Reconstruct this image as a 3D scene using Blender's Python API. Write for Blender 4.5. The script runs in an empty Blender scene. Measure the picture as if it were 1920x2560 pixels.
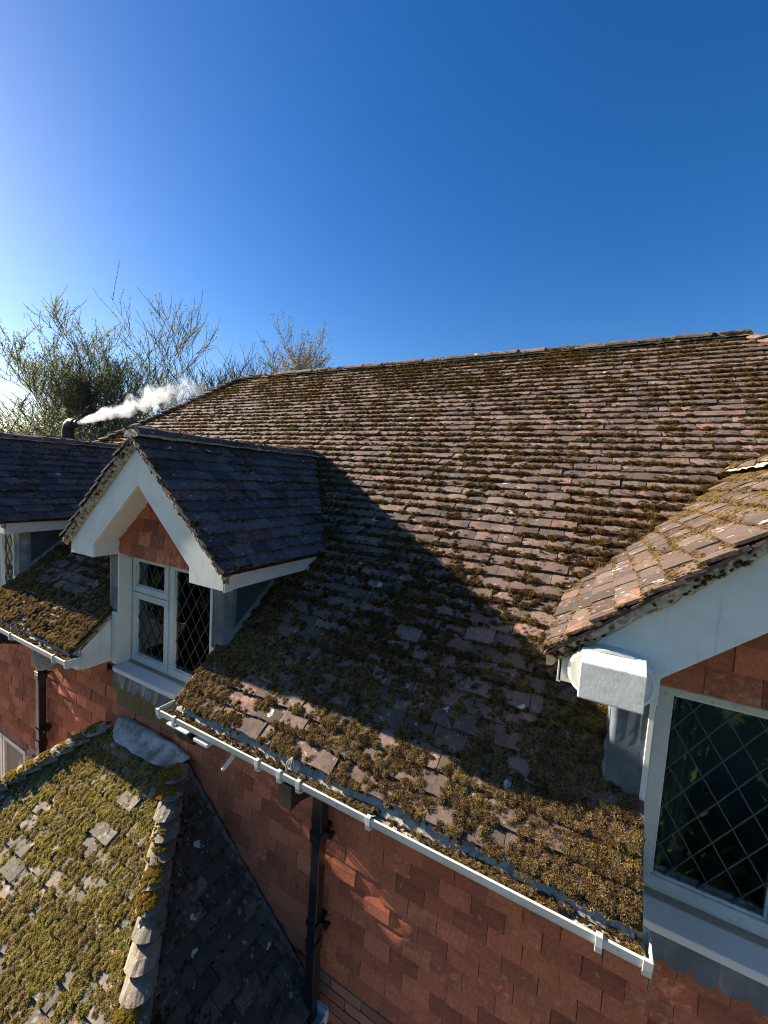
import bpy, math, random
import numpy as np
from mathutils import Vector, Matrix
C = bpy.context.scene.collection
SC = bpy.context.scene
rng = np.random.default_rng(7)
random.seed(7)

# ------------------------------------------------------------------ camera, sky, sun, exposure
yaw, pit, rol = [math.radians(a) for a in (28.263, -4.695, 3.4235)]
r0 = Vector((math.cos(yaw), math.sin(yaw), 0)); f0 = Vector((-math.sin(yaw), math.cos(yaw), 0)); u0 = Vector((0, 0, 1))
f1 = f0*math.cos(pit) + u0*math.sin(pit); u1 = u0*math.cos(pit) - f0*math.sin(pit)
r2 = r0*math.cos(rol) + u1*math.sin(rol); u2 = u1*math.cos(rol) - r0*math.sin(rol)
cd = bpy.data.cameras.new('camera'); cam = bpy.data.objects.new('camera', cd); C.objects.link(cam)
cam.matrix_world = Matrix((r2, u2, -f1)).transposed().to_4x4()
cd.sensor_fit = 'HORIZONTAL'; cd.sensor_width = 36; cd.lens = 36*1029.8/1920
cd.clip_start = .05; cd.clip_end = 3000
SC.camera = cam

SUN = Vector((-1, -.066, .43)).normalized()
w = bpy.data.worlds.new('World'); SC.world = w; w.use_nodes = True
nt = w.node_tree; bg = nt.nodes['Background']
sky = nt.nodes.new('ShaderNodeTexSky'); sky.sky_type = 'NISHITA'; sky.sun_disc = False
sky.sun_elevation = math.asin(SUN.z); sky.sun_rotation = math.atan2(SUN.x, SUN.y)
sky.air_density = 1.0; sky.dust_density = .45; sky.ozone_density = 3.2; sky.altitude = 80
hs = nt.nodes.new('ShaderNodeHueSaturation'); hs.inputs['Saturation'].default_value = 1.33; hs.inputs['Hue'].default_value = .510; nt.links.new(sky.outputs[0], hs.inputs['Color'])
nt.links.new(hs.outputs[0], bg.inputs[0]); bg.inputs[1].default_value = .050
sd = bpy.data.lights.new('sun', 'SUN'); so = bpy.data.objects.new('sun', sd); C.objects.link(so)
sd.energy = 5.0; sd.angle = math.radians(.53); sd.color = (1, .91, .78)
so.rotation_mode = 'QUATERNION'; so.rotation_quaternion = SUN.to_track_quat('Z', 'Y')
SC.view_settings.view_transform = 'Standard'; SC.view_settings.look = 'None'
SC.view_settings.gamma = 1; SC.view_settings.use_curve_mapping = False; SC.view_settings.exposure = 1.8
SC.cycles.max_bounces = 6; SC.cycles.transparent_max_bounces = 10; SC.cycles.volume_bounces = 3
SC.cycles.use_denoising = True; SC.cycles.denoising_prefilter = 'NONE'; SC.cycles.filter_width = 1.1

# ------------------------------------------------------------------ materials
class NT:
    def __init__(s, name):
        s.m = bpy.data.materials.new(name); s.m.use_nodes = True; s.t = s.m.node_tree
        s.b = s.t.nodes['Principled BSDF']; s.pos = None
    def n(s, typ, **kw):
        x = s.t.nodes.new(typ)
        for k, v in kw.items(): setattr(x, k, v)
        return x
    def put(s, sock, v):
        if isinstance(v, bpy.types.NodeSocket): s.t.links.new(v, sock)
        elif v is not None:
            if hasattr(sock.default_value, '__len__') and not hasattr(v, '__len__'): v = [v]*len(sock.default_value)
            if hasattr(sock.default_value, '__len__') and len(sock.default_value) == 4 and len(v) == 3: v = (*v, 1)
            sock.default_value = v
    def P(s):
        if s.pos is None: s.pos = s.n('ShaderNodeNewGeometry').outputs['Position']
        return s.pos
    def noise(s, scale, detail=4, rough=.6, vec=None, out='Fac'):
        x = s.n('ShaderNodeTexNoise'); s.put(x.inputs['Vector'], vec or s.P())
        x.inputs['Scale'].default_value = scale; x.inputs['Detail'].default_value = detail; x.inputs['Roughness'].default_value = rough
        return x.outputs[out]
    def vor(s, scale, out='Distance', vec=None):
        x = s.n('ShaderNodeTexVoronoi'); s.put(x.inputs['Vector'], vec or s.P()); x.inputs['Scale'].default_value = scale
        return x.outputs[out]
    def math(s, op, a, b=None, c=None, clamp=False):
        x = s.n('ShaderNodeMath', operation=op, use_clamp=clamp)
        for i, v in enumerate((a, b, c)):
            if v is not None: s.put(x.inputs[i], v)
        return x.outputs[0]
    def ss(s, v, a, b):
        x = s.n('ShaderNodeMapRange', interpolation_type='SMOOTHSTEP'); s.put(x.inputs[0], v)
        x.inputs[1].default_value = a; x.inputs[2].default_value = b
        return x.outputs[0]
    def mr(s, v, a, b, c, d):
        x = s.n('ShaderNodeMapRange'); s.put(x.inputs[0], v)
        for i, q in enumerate((a, b, c, d)): x.inputs[i+1].default_value = q
        return x.outputs[0]
    def mix(s, f, a, b, mode='MIX'):
        x = s.n('ShaderNodeMix', data_type='RGBA', blend_type=mode)
        s.put(x.inputs[0], f); s.put(x.inputs[6], a); s.put(x.inputs[7], b)
        return x.outputs[2]
    def rnd(s, k=1.0):
        a = s.n('ShaderNodeAttribute', attribute_name='rnd').outputs['Fac']
        o = s.n('ShaderNodeObjectInfo').outputs['Random']
        return s.math('FRACT', s.math('MULTIPLY', s.math('ADD', a, o), k))
    def bump(s, h, strength=.5, dist=.004):
        x = s.n('ShaderNodeBump'); x.inputs['Strength'].default_value = strength; x.inputs['Distance'].default_value = dist
        s.put(x.inputs['Height'], h); s.t.links.new(x.outputs[0], s.b.inputs['Normal'])
    def fin(s, col, rough=.8, spec=.3, metal=0):
        s.put(s.b.inputs['Base Color'], col); s.put(s.b.inputs['Roughness'], rough)
        s.b.inputs['Specular IOR Level'].default_value = spec; s.b.inputs['Metallic'].default_value = metal
        return s.m

def tile_mat(name, cA, cB, red, redthr, dark, darkamt, lich, lichthr, yel=.0, bump=.5):
    g = NT(name)
    r = g.rnd(); rb = g.rnd(7.31); rc = g.rnd(23.7)
    n1 = g.noise(9, 5, .65); n2 = g.noise(70, 4, .7); n3 = g.noise(4, 3); n4 = g.noise(26, 4, .6)
    col = g.mix(r, cA, cB)
    col = g.mix(g.ss(g.math('ADD', g.math('MULTIPLY', n4, .75), g.math('MULTIPLY', rb, .3)), redthr, redthr+.06), col, red)
    col = g.mix(g.math('MULTIPLY', g.ss(n1, .48, .66), darkamt), col, dark)
    col = g.mix(.8, col, g.mix(g.mr(n2, .3, .75, 0, 1), (.62, .62, .62), (1.3, 1.3, 1.3)), 'MULTIPLY')
    col = g.mix(.9, col, g.mix(rc, (.64, .64, .64), (1.24, 1.2, 1.18)), 'MULTIPLY')
    if yel: col = g.mix(g.math('MULTIPLY', g.ss(g.noise(17, 5, .7), .55, .68), yel), col, (.17, .155, .05))
    # lichen rosettes and fine pale crust
    dist = g.n('ShaderNodeMix', data_type='VECTOR'); g.put(dist.inputs[0], .06); g.put(dist.inputs[4], g.P()); g.put(dist.inputs[5], g.noise(30, 3, .6, out='Color'))
    v = g.n('ShaderNodeTexVoronoi'); g.put(v.inputs['Vector'], dist.outputs[1]); v.inputs['Scale'].default_value = 9
    sp = g.n('ShaderNodeSeparateColor'); g.put(sp.inputs[0], v.outputs['Color'])
    rad = g.mr(sp.outputs[0], lichthr, 1, 0, .26)
    m = g.math('LESS_THAN', v.outputs['Distance'], rad)
    col = g.mix(g.math('MULTIPLY', m, .85), col, g.mix(g.mr(n2, .3, .7, 0, 1), lich, (.62, .60, .50)))
    v2 = g.n('ShaderNodeTexVoronoi'); g.put(v2.inputs['Vector'], dist.outputs[1]); v2.inputs['Scale'].default_value = 38
    sp2 = g.n('ShaderNodeSeparateColor'); g.put(sp2.inputs[0], v2.outputs['Color'])
    m2 = g.math('LESS_THAN', v2.outputs['Distance'], g.mr(sp2.outputs[1], lichthr*.93, 1, 0, .42))
    col = g.mix(g.math('MULTIPLY', m2, .5), col, lich)
    g.bump(g.math('ADD', g.math('MULTIPLY', n2, .6), g.math('MULTIPLY', g.noise(260, 3, .7), .5)), bump, .004)
    return g.fin(col, .88, .2)

M = {}
M['roof'] = tile_mat('weathered_roof_tile', (.120, .082, .063), (.195, .137, .105), (.30, .15, .098), .655, (.070, .055, .044), .55, (.42, .41, .36), .88)
M['nroof'] = tile_mat('brown_dormer_tile', (.080, .056, .044), (.135, .094, .072), (.22, .115, .075), .66, (.065, .055, .045), .6, (.46, .44, .36), .82)
M['droof'] = tile_mat('dark_dormer_tile', (.080, .068, .064), (.140, .110, .098), (.26, .13, .09), .635, (.05, .05, .05), .6, (.46, .46, .44), .90)
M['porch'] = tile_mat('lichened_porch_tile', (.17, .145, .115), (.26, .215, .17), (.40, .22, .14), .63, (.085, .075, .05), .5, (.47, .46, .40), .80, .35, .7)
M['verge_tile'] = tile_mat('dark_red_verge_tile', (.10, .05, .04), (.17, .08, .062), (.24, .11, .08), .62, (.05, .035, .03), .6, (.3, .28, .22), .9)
M['porch_shaded'] = tile_mat('shade_darkened_porch_tile', (.060, .050, .040), (.11, .088, .068), (.19, .11, .08), .64, (.035, .032, .022), .7, (.36, .36, .31), .86, .2, .7)  # darker porch tile copy: shade of the right slope put into its colours
M['bonnet'] = tile_mat('pale_crusted_bonnet_tile', (.16, .14, .105), (.25, .22, .165), (.32, .20, .14), .64, (.075, .062, .04), .7, (.50, .49, .41), .66, .35, .9)
M['wall'] = tile_mat('terracotta_wall_tile', (.37, .112, .055), (.50, .160, .076), (.56, .20, .095), .66, (.24, .09, .058), .45, (.42, .26, .19), .975, 0, .35)

g = NT('mossy_wall_tile'); n = g.noise(12, 4)
M['wallgreen'] = g.fin(g.mix(g.ss(n, .35, .6), (.24, .10, .055), (.15, .135, .035)), .85); g.bump(g.noise(90), .3)
def simple(name, col, var=.12, sc=20, rough=.6, bump=.15, bs=120, metal=0, spec=.4, dirt=None):
    g = NT(name); n = g.noise(sc, 5, .6)
    c = g.mix(g.ss(n, .3, .7), tuple(x*(1-var) for x in col), tuple(min(1, x*(1+var)) for x in col))
    if dirt: c = g.mix(g.math('MULTIPLY', g.ss(g.noise(dirt[1], 6, .7), dirt[2], dirt[2]+.14), dirt[3]), c, dirt[0])
    g.bump(g.noise(bs, 3), bump, .002)
    return g.fin(c, rough, spec, metal)
M['white'] = simple('white_paint', (.70, .70, .66), .05, 9, .45, .12, 60, dirt=((.33, .31, .24), 14, .60, .55))
def board(name, col):
    g = NT(name); mp = g.n('ShaderNodeMapping'); g.put(mp.inputs[0], g.P()); mp.inputs['Scale'].default_value = (1, 1, .12)
    st = g.noise(34, 4, .6, mp.outputs[0]); n = g.noise(5, 5, .6); n2 = g.noise(38, 5, .7)
    c = g.mix(g.ss(n, .35, .7), col, tuple(x*.86 for x in col))
    c = g.mix(g.math('MULTIPLY', g.ss(st, .56, .72), .30), c, (.34, .33, .25)); c = g.mix(g.math('MULTIPLY', g.ss(n2, .66, .76), .5), c, (.22, .21, .16))
    v = g.n('ShaderNodeTexVoronoi'); g.put(v.inputs['Vector'], g.P()); v.inputs['Scale'].default_value = 7
    c = g.mix(g.math('LESS_THAN', v.outputs['Distance'], .035), c, (.12, .11, .09))
    g.bump(g.math('ADD', st, g.noise(60, 3)), .12, .002); M[name] = g.fin(c, .5, .4)
board('white', (.70, .695, .63))
M['whitedirty'] = simple('flaking_white_paint', (.62, .61, .55), .10, 25, .6, .2, 90, dirt=((.30, .30, .20), 26, .56, .6))
M['upvc'] = simple('white_plastic', (.52, .52, .465), .08, 6, .35, .03, 40, dirt=((.20, .19, .14), 16, .58, .55))
M['cream'] = simple('cream_board', (.62, .60, .53), .04, 6, .5, .1, 60, dirt=((.35, .30, .2), 30, .68, .5))
M['black'] = simple('black_plastic', (.013, .013, .014), .3, 30, .28, .08, 90, spec=.5, dirt=((.10, .10, .09), 25, .60, .6))
M['flue'] = simple('matt_black_flue', (.010, .010, .011), .2, 20, .5, .05, 60, spec=.3)
M['lead'] = simple('lead_sheet', (.125, .14, .155), .25, 8, .45, .5, 14, metal=.25, dirt=((.30, .32, .33), 7, .55, .55))
M['leadpale'] = simple('weathered_pale_lead', (.24, .245, .24), .45, 10, .6, .5, 18, metal=.05, dirt=((.09, .09, .06), 11, .50, .85))
M['leadblue'] = simple('dark_lead_cheek', (.055, .075, .095), .25, 3, .42, .35, 6, metal=.25, dirt=((.14, .16, .18), 5, .6, .4))
M['came'] = simple('lead_came', (.05, .05, .05), .2, 30, .5, .1, metal=.2)
M['mortar'] = simple('verge_mortar', (.34, .30, .21), .45, 45, .95, 1.0, 70, dirt=((.06, .05, .03), 28, .52, .85))
M['greymortar'] = simple('grey_mortar', (.10, .09, .075), .25, 40, .95, .8, 80)
M['felt'] = simple('old_eaves_felt', (.34, .32, .26), .3, 25, .9, .8, 60, dirt=((.10, .09, .06), 30, .5, .7))
M['under'] = simple('dark_roof_deck', (.03, .025, .02), .2, 10, .95)
M['room'] = simple('room_plaster', (.55, .54, .51), .04, 5, .9)
M['fabric'] = simple('magenta_quilt', (.10, .01, .06), .4, 14, .9, .6, 30)
M['curtain'] = simple('thin_net_curtain', (.42, .43, .42), .2, 20, .9)
M['bow'] = simple('blue_ribbon', (.04, .25, .33), .3, 30, .4)
M['nest'] = simple('papery_grey_shell', (.20, .21, .185), .3, 18, .9, 1.0, 30, dirt=((.07, .07, .06), 30, .55, .8))
g = NT('brick'); r = g.rnd()
col = g.mix(r, (.20, .095, .065), (.34, .17, .105)); col = g.mix(.7, col, g.mix(g.noise(60, 4), (.6, .6, .6), (1.35, 1.35, 1.35)), 'MULTIPLY')
g.bump(g.noise(150, 4), .5, .003); M['brick'] = g.fin(col, .9, .2)
g = NT('pale_yellow_mortar'); g.bump(g.noise(150, 4), .5, .003); M['joint'] = g.fin(g.mix(g.noise(60), (.26, .22, .15), (.40, .34, .25)), .95, .2)
g = NT('grass_ground'); M['grass'] = g.fin(g.mix(g.noise(1.2, 6), (.03, .05, .012), (.07, .10, .03)), .95, .1)
g = NT('pale_bounce_ground'); g.bump(g.noise(60, 4), .5, .02); M['bounce_ground'] = g.fin(g.mix(g.noise(40, 5), (.36, .31, .25), (.52, .46, .38)), .95, .1)  # pale surface of the added sheet that bounces light upwards
g = NT('bark'); g.bump(g.noise(14, 4), .5, .02); M['bark'] = g.fin(g.mix(g.noise(5, 5), (.075, .062, .048), (.17, .145, .11)), .95, .1)
g = NT('birch_bark'); M['birch'] = g.fin(g.mix(g.noise(3, 5), (.07, .06, .045), (.26, .23, .18)), .9, .1)
def leafmat(name, a, b, c, tr=.45):
    g = NT(name); r = g.n('ShaderNodeAttribute', attribute_name='rnd').outputs['Fac']
    col = g.mix(g.ss(g.noise(.7, 3), .35, .65), g.mix(r, a, b), g.mix(r, b, c))
    d = g.n('ShaderNodeBsdfDiffuse'); t = g.n('ShaderNodeBsdfTranslucent'); mx = g.n('ShaderNodeMixShader')
    g.put(d.inputs[0], col); g.put(t.inputs[0], col); mx.inputs[0].default_value = tr
    g.t.links.new(d.outputs[0], mx.inputs[1]); g.t.links.new(t.outputs[0], mx.inputs[2])
    g.t.links.new(mx.outputs[0], g.t.nodes['Material Output'].inputs[0]); return g.m
M['leaf_willow'] = leafmat('willow_leaf', (.11, .12, .065), (.19, .20, .10), (.27, .29, .12), .5)
M['leaf_grey'] = leafmat('young_grey_leaf', (.20, .17, .12), (.30, .27, .17), (.27, .28, .14), .55)
M['leaf_green'] = leafmat('fresh_green_leaf', (.08, .12, .03), (.16, .22, .05), (.26, .32, .09))
M['leaf_bud'] = leafmat('brown_bud', (.16, .12, .06), (.25, .19, .09), (.22, .20, .08))
M['leaf_hedge'] = leafmat('conifer_spray', (.025, .05, .012), (.045, .08, .02), (.07, .11, .03), .25)
def mossmat(name, dark, brown, olive, gold, thr=(.46, .62), gthr=(.60, .68), tr=.22):
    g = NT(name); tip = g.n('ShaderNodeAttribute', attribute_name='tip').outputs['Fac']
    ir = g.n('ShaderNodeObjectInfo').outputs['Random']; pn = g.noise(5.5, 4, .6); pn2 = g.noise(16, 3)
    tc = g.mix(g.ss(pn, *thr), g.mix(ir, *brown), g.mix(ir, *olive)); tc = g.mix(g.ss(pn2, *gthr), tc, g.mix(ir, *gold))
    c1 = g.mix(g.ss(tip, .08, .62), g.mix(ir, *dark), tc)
    d = g.n('ShaderNodeBsdfDiffuse'); t = g.n('ShaderNodeBsdfTranslucent'); mx = g.n('ShaderNodeMixShader')
    g.put(d.inputs[0], c1); g.put(t.inputs[0], c1); mx.inputs[0].default_value = tr
    g.t.links.new(d.outputs[0], mx.inputs[1]); g.t.links.new(t.outputs[0], mx.inputs[2])
    g.t.links.new(mx.outputs[0], g.t.nodes['Material Output'].inputs[0]); M[name] = g.m
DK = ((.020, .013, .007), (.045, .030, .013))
mossmat('moss_brown', DK, ((.085, .048, .020), (.26, .155, .062)), ((.13, .082, .028), (.34, .235, .075)), ((.48, .35, .07), (.40, .22, .055)), gthr=(.60, .67), thr=(.50, .66))
mossmat('moss_strip', DK, ((.11, .065, .026), (.52, .35, .16)), ((.17, .115, .035), (.58, .43, .15)), ((.68, .55, .12), (.52, .28, .08)), thr=(.50, .68))
mossmat('moss_green', DK, ((.30, .22, .07), (.72, .57, .22)), ((.36, .30, .075), (.78, .66, .20)), ((.78, .68, .14), (.62, .40, .09)), tr=.30)
mossmat('moss_gold', ((.10, .06, .015), (.16, .09, .02)), ((.40, .25, .04), (.58, .42, .07)), ((.42, .34, .05), (.60, .52, .09)), ((.62, .46, .07), (.52, .26, .05)))
# window glass: clear with a fresnel reflection
g = NT('window_glass')
tr = g.n('ShaderNodeBsdfTransparent'); tr.inputs[0].default_value = (.72, .78, .76, 1)
gl = g.n('ShaderNodeBsdfGlossy'); gl.inputs['Roughness'].default_value = .015
fr = g.n('ShaderNodeFresnel'); fr.inputs[0].default_value = 1.55
bp = g.n('ShaderNodeBump'); bp.inputs['Strength'].default_value = .08; bp.inputs['Distance'].default_value = .02; g.put(bp.inputs['Height'], g.noise(3, 2)); g.t.links.new(bp.outputs[0], gl.inputs['Normal'])
mx = g.n('ShaderNodeMixShader'); g.put(mx.inputs[0], g.math('MULTIPLY', fr.outputs[0], 1.8, clamp=True))
g.t.links.new(tr.outputs[0], mx.inputs[1]); g.t.links.new(gl.outputs[0], mx.inputs[2]); g.t.links.new(mx.outputs[0], g.t.nodes['Material Output'].inputs[0])
M['glass'] = g.m

# ------------------------------------------------------------------ helpers
WM = {}
def tagp(o, label=None, cat=None, group=None, kind=None):
    for k, v in (('label', label), ('category', cat), ('group', group), ('kind', kind)):
        if v: o[k] = v
    return o
def empty(name, loc, label, cat, group=None):
    o = bpy.data.objects.new(name, None); C.objects.link(o); o.location = loc; o.empty_display_size = .1
    WM[o.name] = Matrix.Translation(loc); return tagp(o, label, cat, group)
def attach(o, par, mw=None):
    mw = mw if mw is not None else Matrix.Identity(4)
    if par is not None:
        o.parent = par; o.matrix_parent_inverse = WM[par.name].inverted()
    o.matrix_basis = mw; WM[o.name] = mw; return o
class MB:
    def __init__(s): s.v = []; s.f = []; s.r = []; s.tip = []
    def add(s, vs, fs, r=0., tip=None):
        b = len(s.v); s.v.extend([tuple(map(float, x)) for x in vs]); s.f.extend([tuple(i+b for i in q) for q in fs]); s.r.extend([r]*len(vs))
        s.tip.extend(tip if tip is not None else [0.]*len(vs)); return s
    def box(s, a, b, r=0.):
        x0, y0, z0 = a; x1, y1, z1 = b
        return s.add([(x0, y0, z0), (x1, y0, z0), (x1, y1, z0), (x0, y1, z0), (x0, y0, z1), (x1, y0, z1), (x1, y1, z1), (x0, y1, z1)],
                     [(0, 3, 2, 1), (4, 5, 6, 7), (0, 1, 5, 4), (1, 2, 6, 5), (2, 3, 7, 6), (3, 0, 4, 7)], r)
    def prism(s, poly, ext, r=0.):
        n = len(poly); P = [Vector(p) for p in poly]; e = Vector(ext)
        s.add(P+[p+e for p in P], [tuple(range(n))[::-1], tuple(range(n, 2*n))]+[(i, (i+1) % n, (i+1) % n+n, i+n) for i in range(n)], r); return s
    def bar(s, p, q, wx, wz, up=(0, 0, 1)):
        p = Vector(p); q = Vector(q); d = (q-p).normalized(); sx = d.cross(Vector(up)).normalized(); sz = sx.cross(d).normalized()
        a = [p+sx*i*wx/2+sz*j*wz/2 for i, j in ((-1, -1), (1, -1), (1, 1), (-1, 1))]
        return s.prism(a, q-p)
    def tube(s, path, rad, seg=12, r=0., cap=True):
        path = [Vector(p) for p in path]; rad = rad if hasattr(rad, '__len__') else [rad]*len(path)
        vs = []; fs = []; ref = None
        for i, p in enumerate(path):
            d = (path[min(i+1, len(path)-1)]-path[max(i-1, 0)]).normalized()
            if ref is None: ref = Vector((0, 0, 1)) if abs(d.z) < .9 else Vector((1, 0, 0))
            a = d.cross(ref).normalized(); b = a.cross(d).normalized(); ref = b
            vs += [p+(a*math.cos(t)+b*math.sin(t))*rad[i] for t in [2*math.pi*k/seg for k in range(seg)]]
        for i in range(len(path)-1):
            fs += [(i*seg+k, i*seg+(k+1) % seg, (i+1)*seg+(k+1) % seg, (i+1)*seg+k) for k in range(seg)]
        if cap: fs += [tuple(range(seg))[::-1], tuple(range((len(path)-1)*seg, len(path)*seg))]
        return s.add(vs, fs, r)
    def mesh(s, name, mat):
        me = bpy.data.meshes.new(name); me.from_pydata(s.v, [], s.f)
        if mat: me.materials.append(mat)
        if any(s.r):
            a = me.attributes.new('rnd', 'FLOAT', 'POINT'); a.data.foreach_set('value', s.r)
        if any(s.tip):
            a = me.attributes.new('tip', 'FLOAT', 'POINT'); a.data.foreach_set('value', s.tip)
        me.update(); return me
    def obj(s, name, mat, par=None, bevel=0, smooth=False, kind=None, label=None):
        me = s.mesh(name, M[mat] if isinstance(mat, str) else mat)
        if smooth: me.shade_smooth()
        o = bpy.data.objects.new(name, me); C.objects.link(o); attach(o, par)
        if bevel:
            b = o.modifiers.new('edge', 'BEVEL'); b.width = bevel; b.segments = 2; b.limit_method = 'ANGLE'
        return tagp(o, label, kind=kind)

def lattice(seed):
    return np.random.default_rng(seed).random((64, 64, 64))
_L = lattice(3)
def vnoise(p, s=1.0):
    p = np.asarray(p, float)*s+100.; i = np.floor(p).astype(int); f = p-i; f = f*f*(3-2*f); i %= 64; j = (i+1) % 64
    o = 0
    for a in (0, 1):
        for b in (0, 1):
            for c in (0, 1):
                o = o + _L[(j if a else i)[..., 0], (j if b else i)[..., 1], (j if c else i)[..., 2]]*(f[..., 0] if a else 1-f[..., 0])*(f[..., 1] if b else 1-f[..., 1])*(f[..., 2] if c else 1-f[..., 2])
    return o
def fbm(p, s): return (vnoise(p, s)+.5*vnoise(p, s*2.1)+.25*vnoise(p, s*4.3))/1.75

class Surf:
    """tiled plane: origin, u along the course, v up the slope, n outwards"""
    def __init__(s, O, V, N):
        s.O = np.array(O, float); s.V = np.array(V, float); s.N = np.array(N, float); s.U = np.cross(s.V, s.N)
        s.M = Matrix((Vector(s.U), Vector(s.V), Vector(s.N))).transposed().to_4x4()
    def p(s, u, v, n=0.):
        u = np.asarray(u, float)[..., None]; v = np.asarray(v, float)[..., None]; n = np.asarray(n, float)[..., None]
        return s.O+u*s.U+v*s.V+n*s.N
    def mat(s, u, v, n, rot=0, tilt=0):
        m = s.M.copy(); m.translation = Vector(s.p(u, v, n)); return m @ Matrix.Rotation(rot, 4, 'Z') @ Matrix.Rotation(tilt, 4, 'X')

def tile_geo(w, g, hi, lo, th, camx, camy, nx=3, ny=2, over=.03, rag=.003, x0=None, x1=None, rs=None):
    """one plain tile, local x across, y up the slope; x0/x1 give clipped sides as functions of y"""
    rs = rs or random
    L = g+over; xs = np.linspace(-w/2, w/2, nx+1); ys = np.linspace(0, L, ny+1)
    top = []; bot = []
    for j, y in enumerate(ys):
        for i, x in enumerate(xs):
            yy = y+(rs.uniform(-rag, rag) if j == 0 else 0)
            xx = x+(rs.uniform(-rag, rag)*.4 if i in (0, nx) else 0)
            if x0: xx = min(max(xx, x0(yy)), x1(yy))
            z = hi+(lo-hi)*yy/g - camx*(2*x/w)**2 - camy*(yy/g-.6)**2
            top.append((xx, yy, z)); bot.append((xx, yy, z-th))
    n = len(top); f = []; k = nx+1
    for j in range(ny):
        for i in range(nx): f.append((j*k+i, j*k+i+1, (j+1)*k+i+1, (j+1)*k+i))
    for i in range(nx): f.append((i+n, i+1+n, i+1, i))
    for j in range(ny):
        f.append((j*k, j*k+k, j*k+k+n, j*k+n)); f.append((j*k+nx+n, j*k+k+nx+n, j*k+k+nx, j*k+nx))
    return top+bot, f

def tiles(surf, par, name, mat, v0, rows, ulo, uhi, w=.165, g=.1, hi=.026, lo=.010, th=.012, camx=.003, camy=.004, keep=None,
          near=None, nmax=290, jit=.004, restname=None, rag=.003, own=True, seed=1, green=None, gap=.0025, rotj=.008):
    """lay a field of tiles; the nmax nearest to the camera are objects of their own, the rest one mesh"""
    rs = random.Random(seed); variants = []
    for k in range(9):
        mb = MB(); cx = camx*rs.uniform(.4, 1.6)*(1 if rs.random() > .2 else -.4)
        mb.add(*tile_geo(w-gap*rs.uniform(.6, 1.8), g, hi+rs.uniform(-.002, .003), lo, th, cx, camy*rs.uniform(.3, 1.5), rag=rag, rs=rs)); me = mb.mesh(name, M[mat]); variants.append((me, mb.v, mb.f))
    recs = []
    for k in range(rows):
        v = v0+k*g; wave = .004*math.sin(k*1.7+seed)
        off = (w/2 if k % 2 else 0)+rs.uniform(-.012, .012)
        a = min(ulo(v), ulo(v+g)); b = max(uhi(v), uhi(v+g))
        i0 = math.floor((a-off)/w)-1; i1 = math.ceil((b-off)/w)+1
        for i in range(i0, i1+1):
            u = off+i*w
            if u+w/2 <= a+.012 or u-w/2 >= b-.012: continue
            P = surf.p(u, v+g/2)
            if keep and not keep(P, u, v): continue
            clip = (u-w/2 < max(ulo(v), ulo(v+g))) or (u+w/2 > min(uhi(v), uhi(v+g)))
            lift = rs.uniform(-jit, jit)*.5 + (.006*(fbm(P*1.0, 1.3)-.5))
            if rs.random() < .03: lift += .005
            recs.append((u, v+rs.uniform(-.003, .003), lift, rs.uniform(-rotj, rotj), rs.uniform(-.01, .01), clip, float(np.linalg.norm(P)), rs.randrange(9), rs.random(), P))
    order = sorted(range(len(recs)), key=lambda i: (near(recs[i][9]) if near else recs[i][6]))
    solo = set(order[:nmax]) if own else set()
    rest = MB(); objs = []
    for i, (u, v, lift, rot, tilt, clip, d, vi, r, P) in enumerate(recs):
        m = surf.mat(u, v, lift, rot, tilt)
        if clip:
            mb = MB(); mb.add(*tile_geo(w-gap, g, hi, lo, th, camx, camy, rag=rag, rs=rs, x0=lambda y: ulo(v+y)-u, x1=lambda y: max(ulo(v+y), uhi(v+y))-u), r); vs, fs = mb.v, mb.f
        if i in solo:
            me = mb.mesh(name, M[mat]) if clip else variants[vi][0]
            o = bpy.data.objects.new(name, me); C.objects.link(o); attach(o, par, m)
            if green and green(P): o.material_slots[0].link = 'OBJECT'; o.material_slots[0].material = M['wallgreen']
            objs.append(o)
        else:
            if not clip: vs, fs = variants[vi][1], variants[vi][2]
            R = np.array(m.to_3x3()); t = np.array(m.translation)
            rest.add(np.array(vs)@R.T+t, fs, r+1e-4)
    if rest.v: rest.obj(restname or name+'_field', mat, par, kind='stuff' if own else 'stuff')
    return recs

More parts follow.
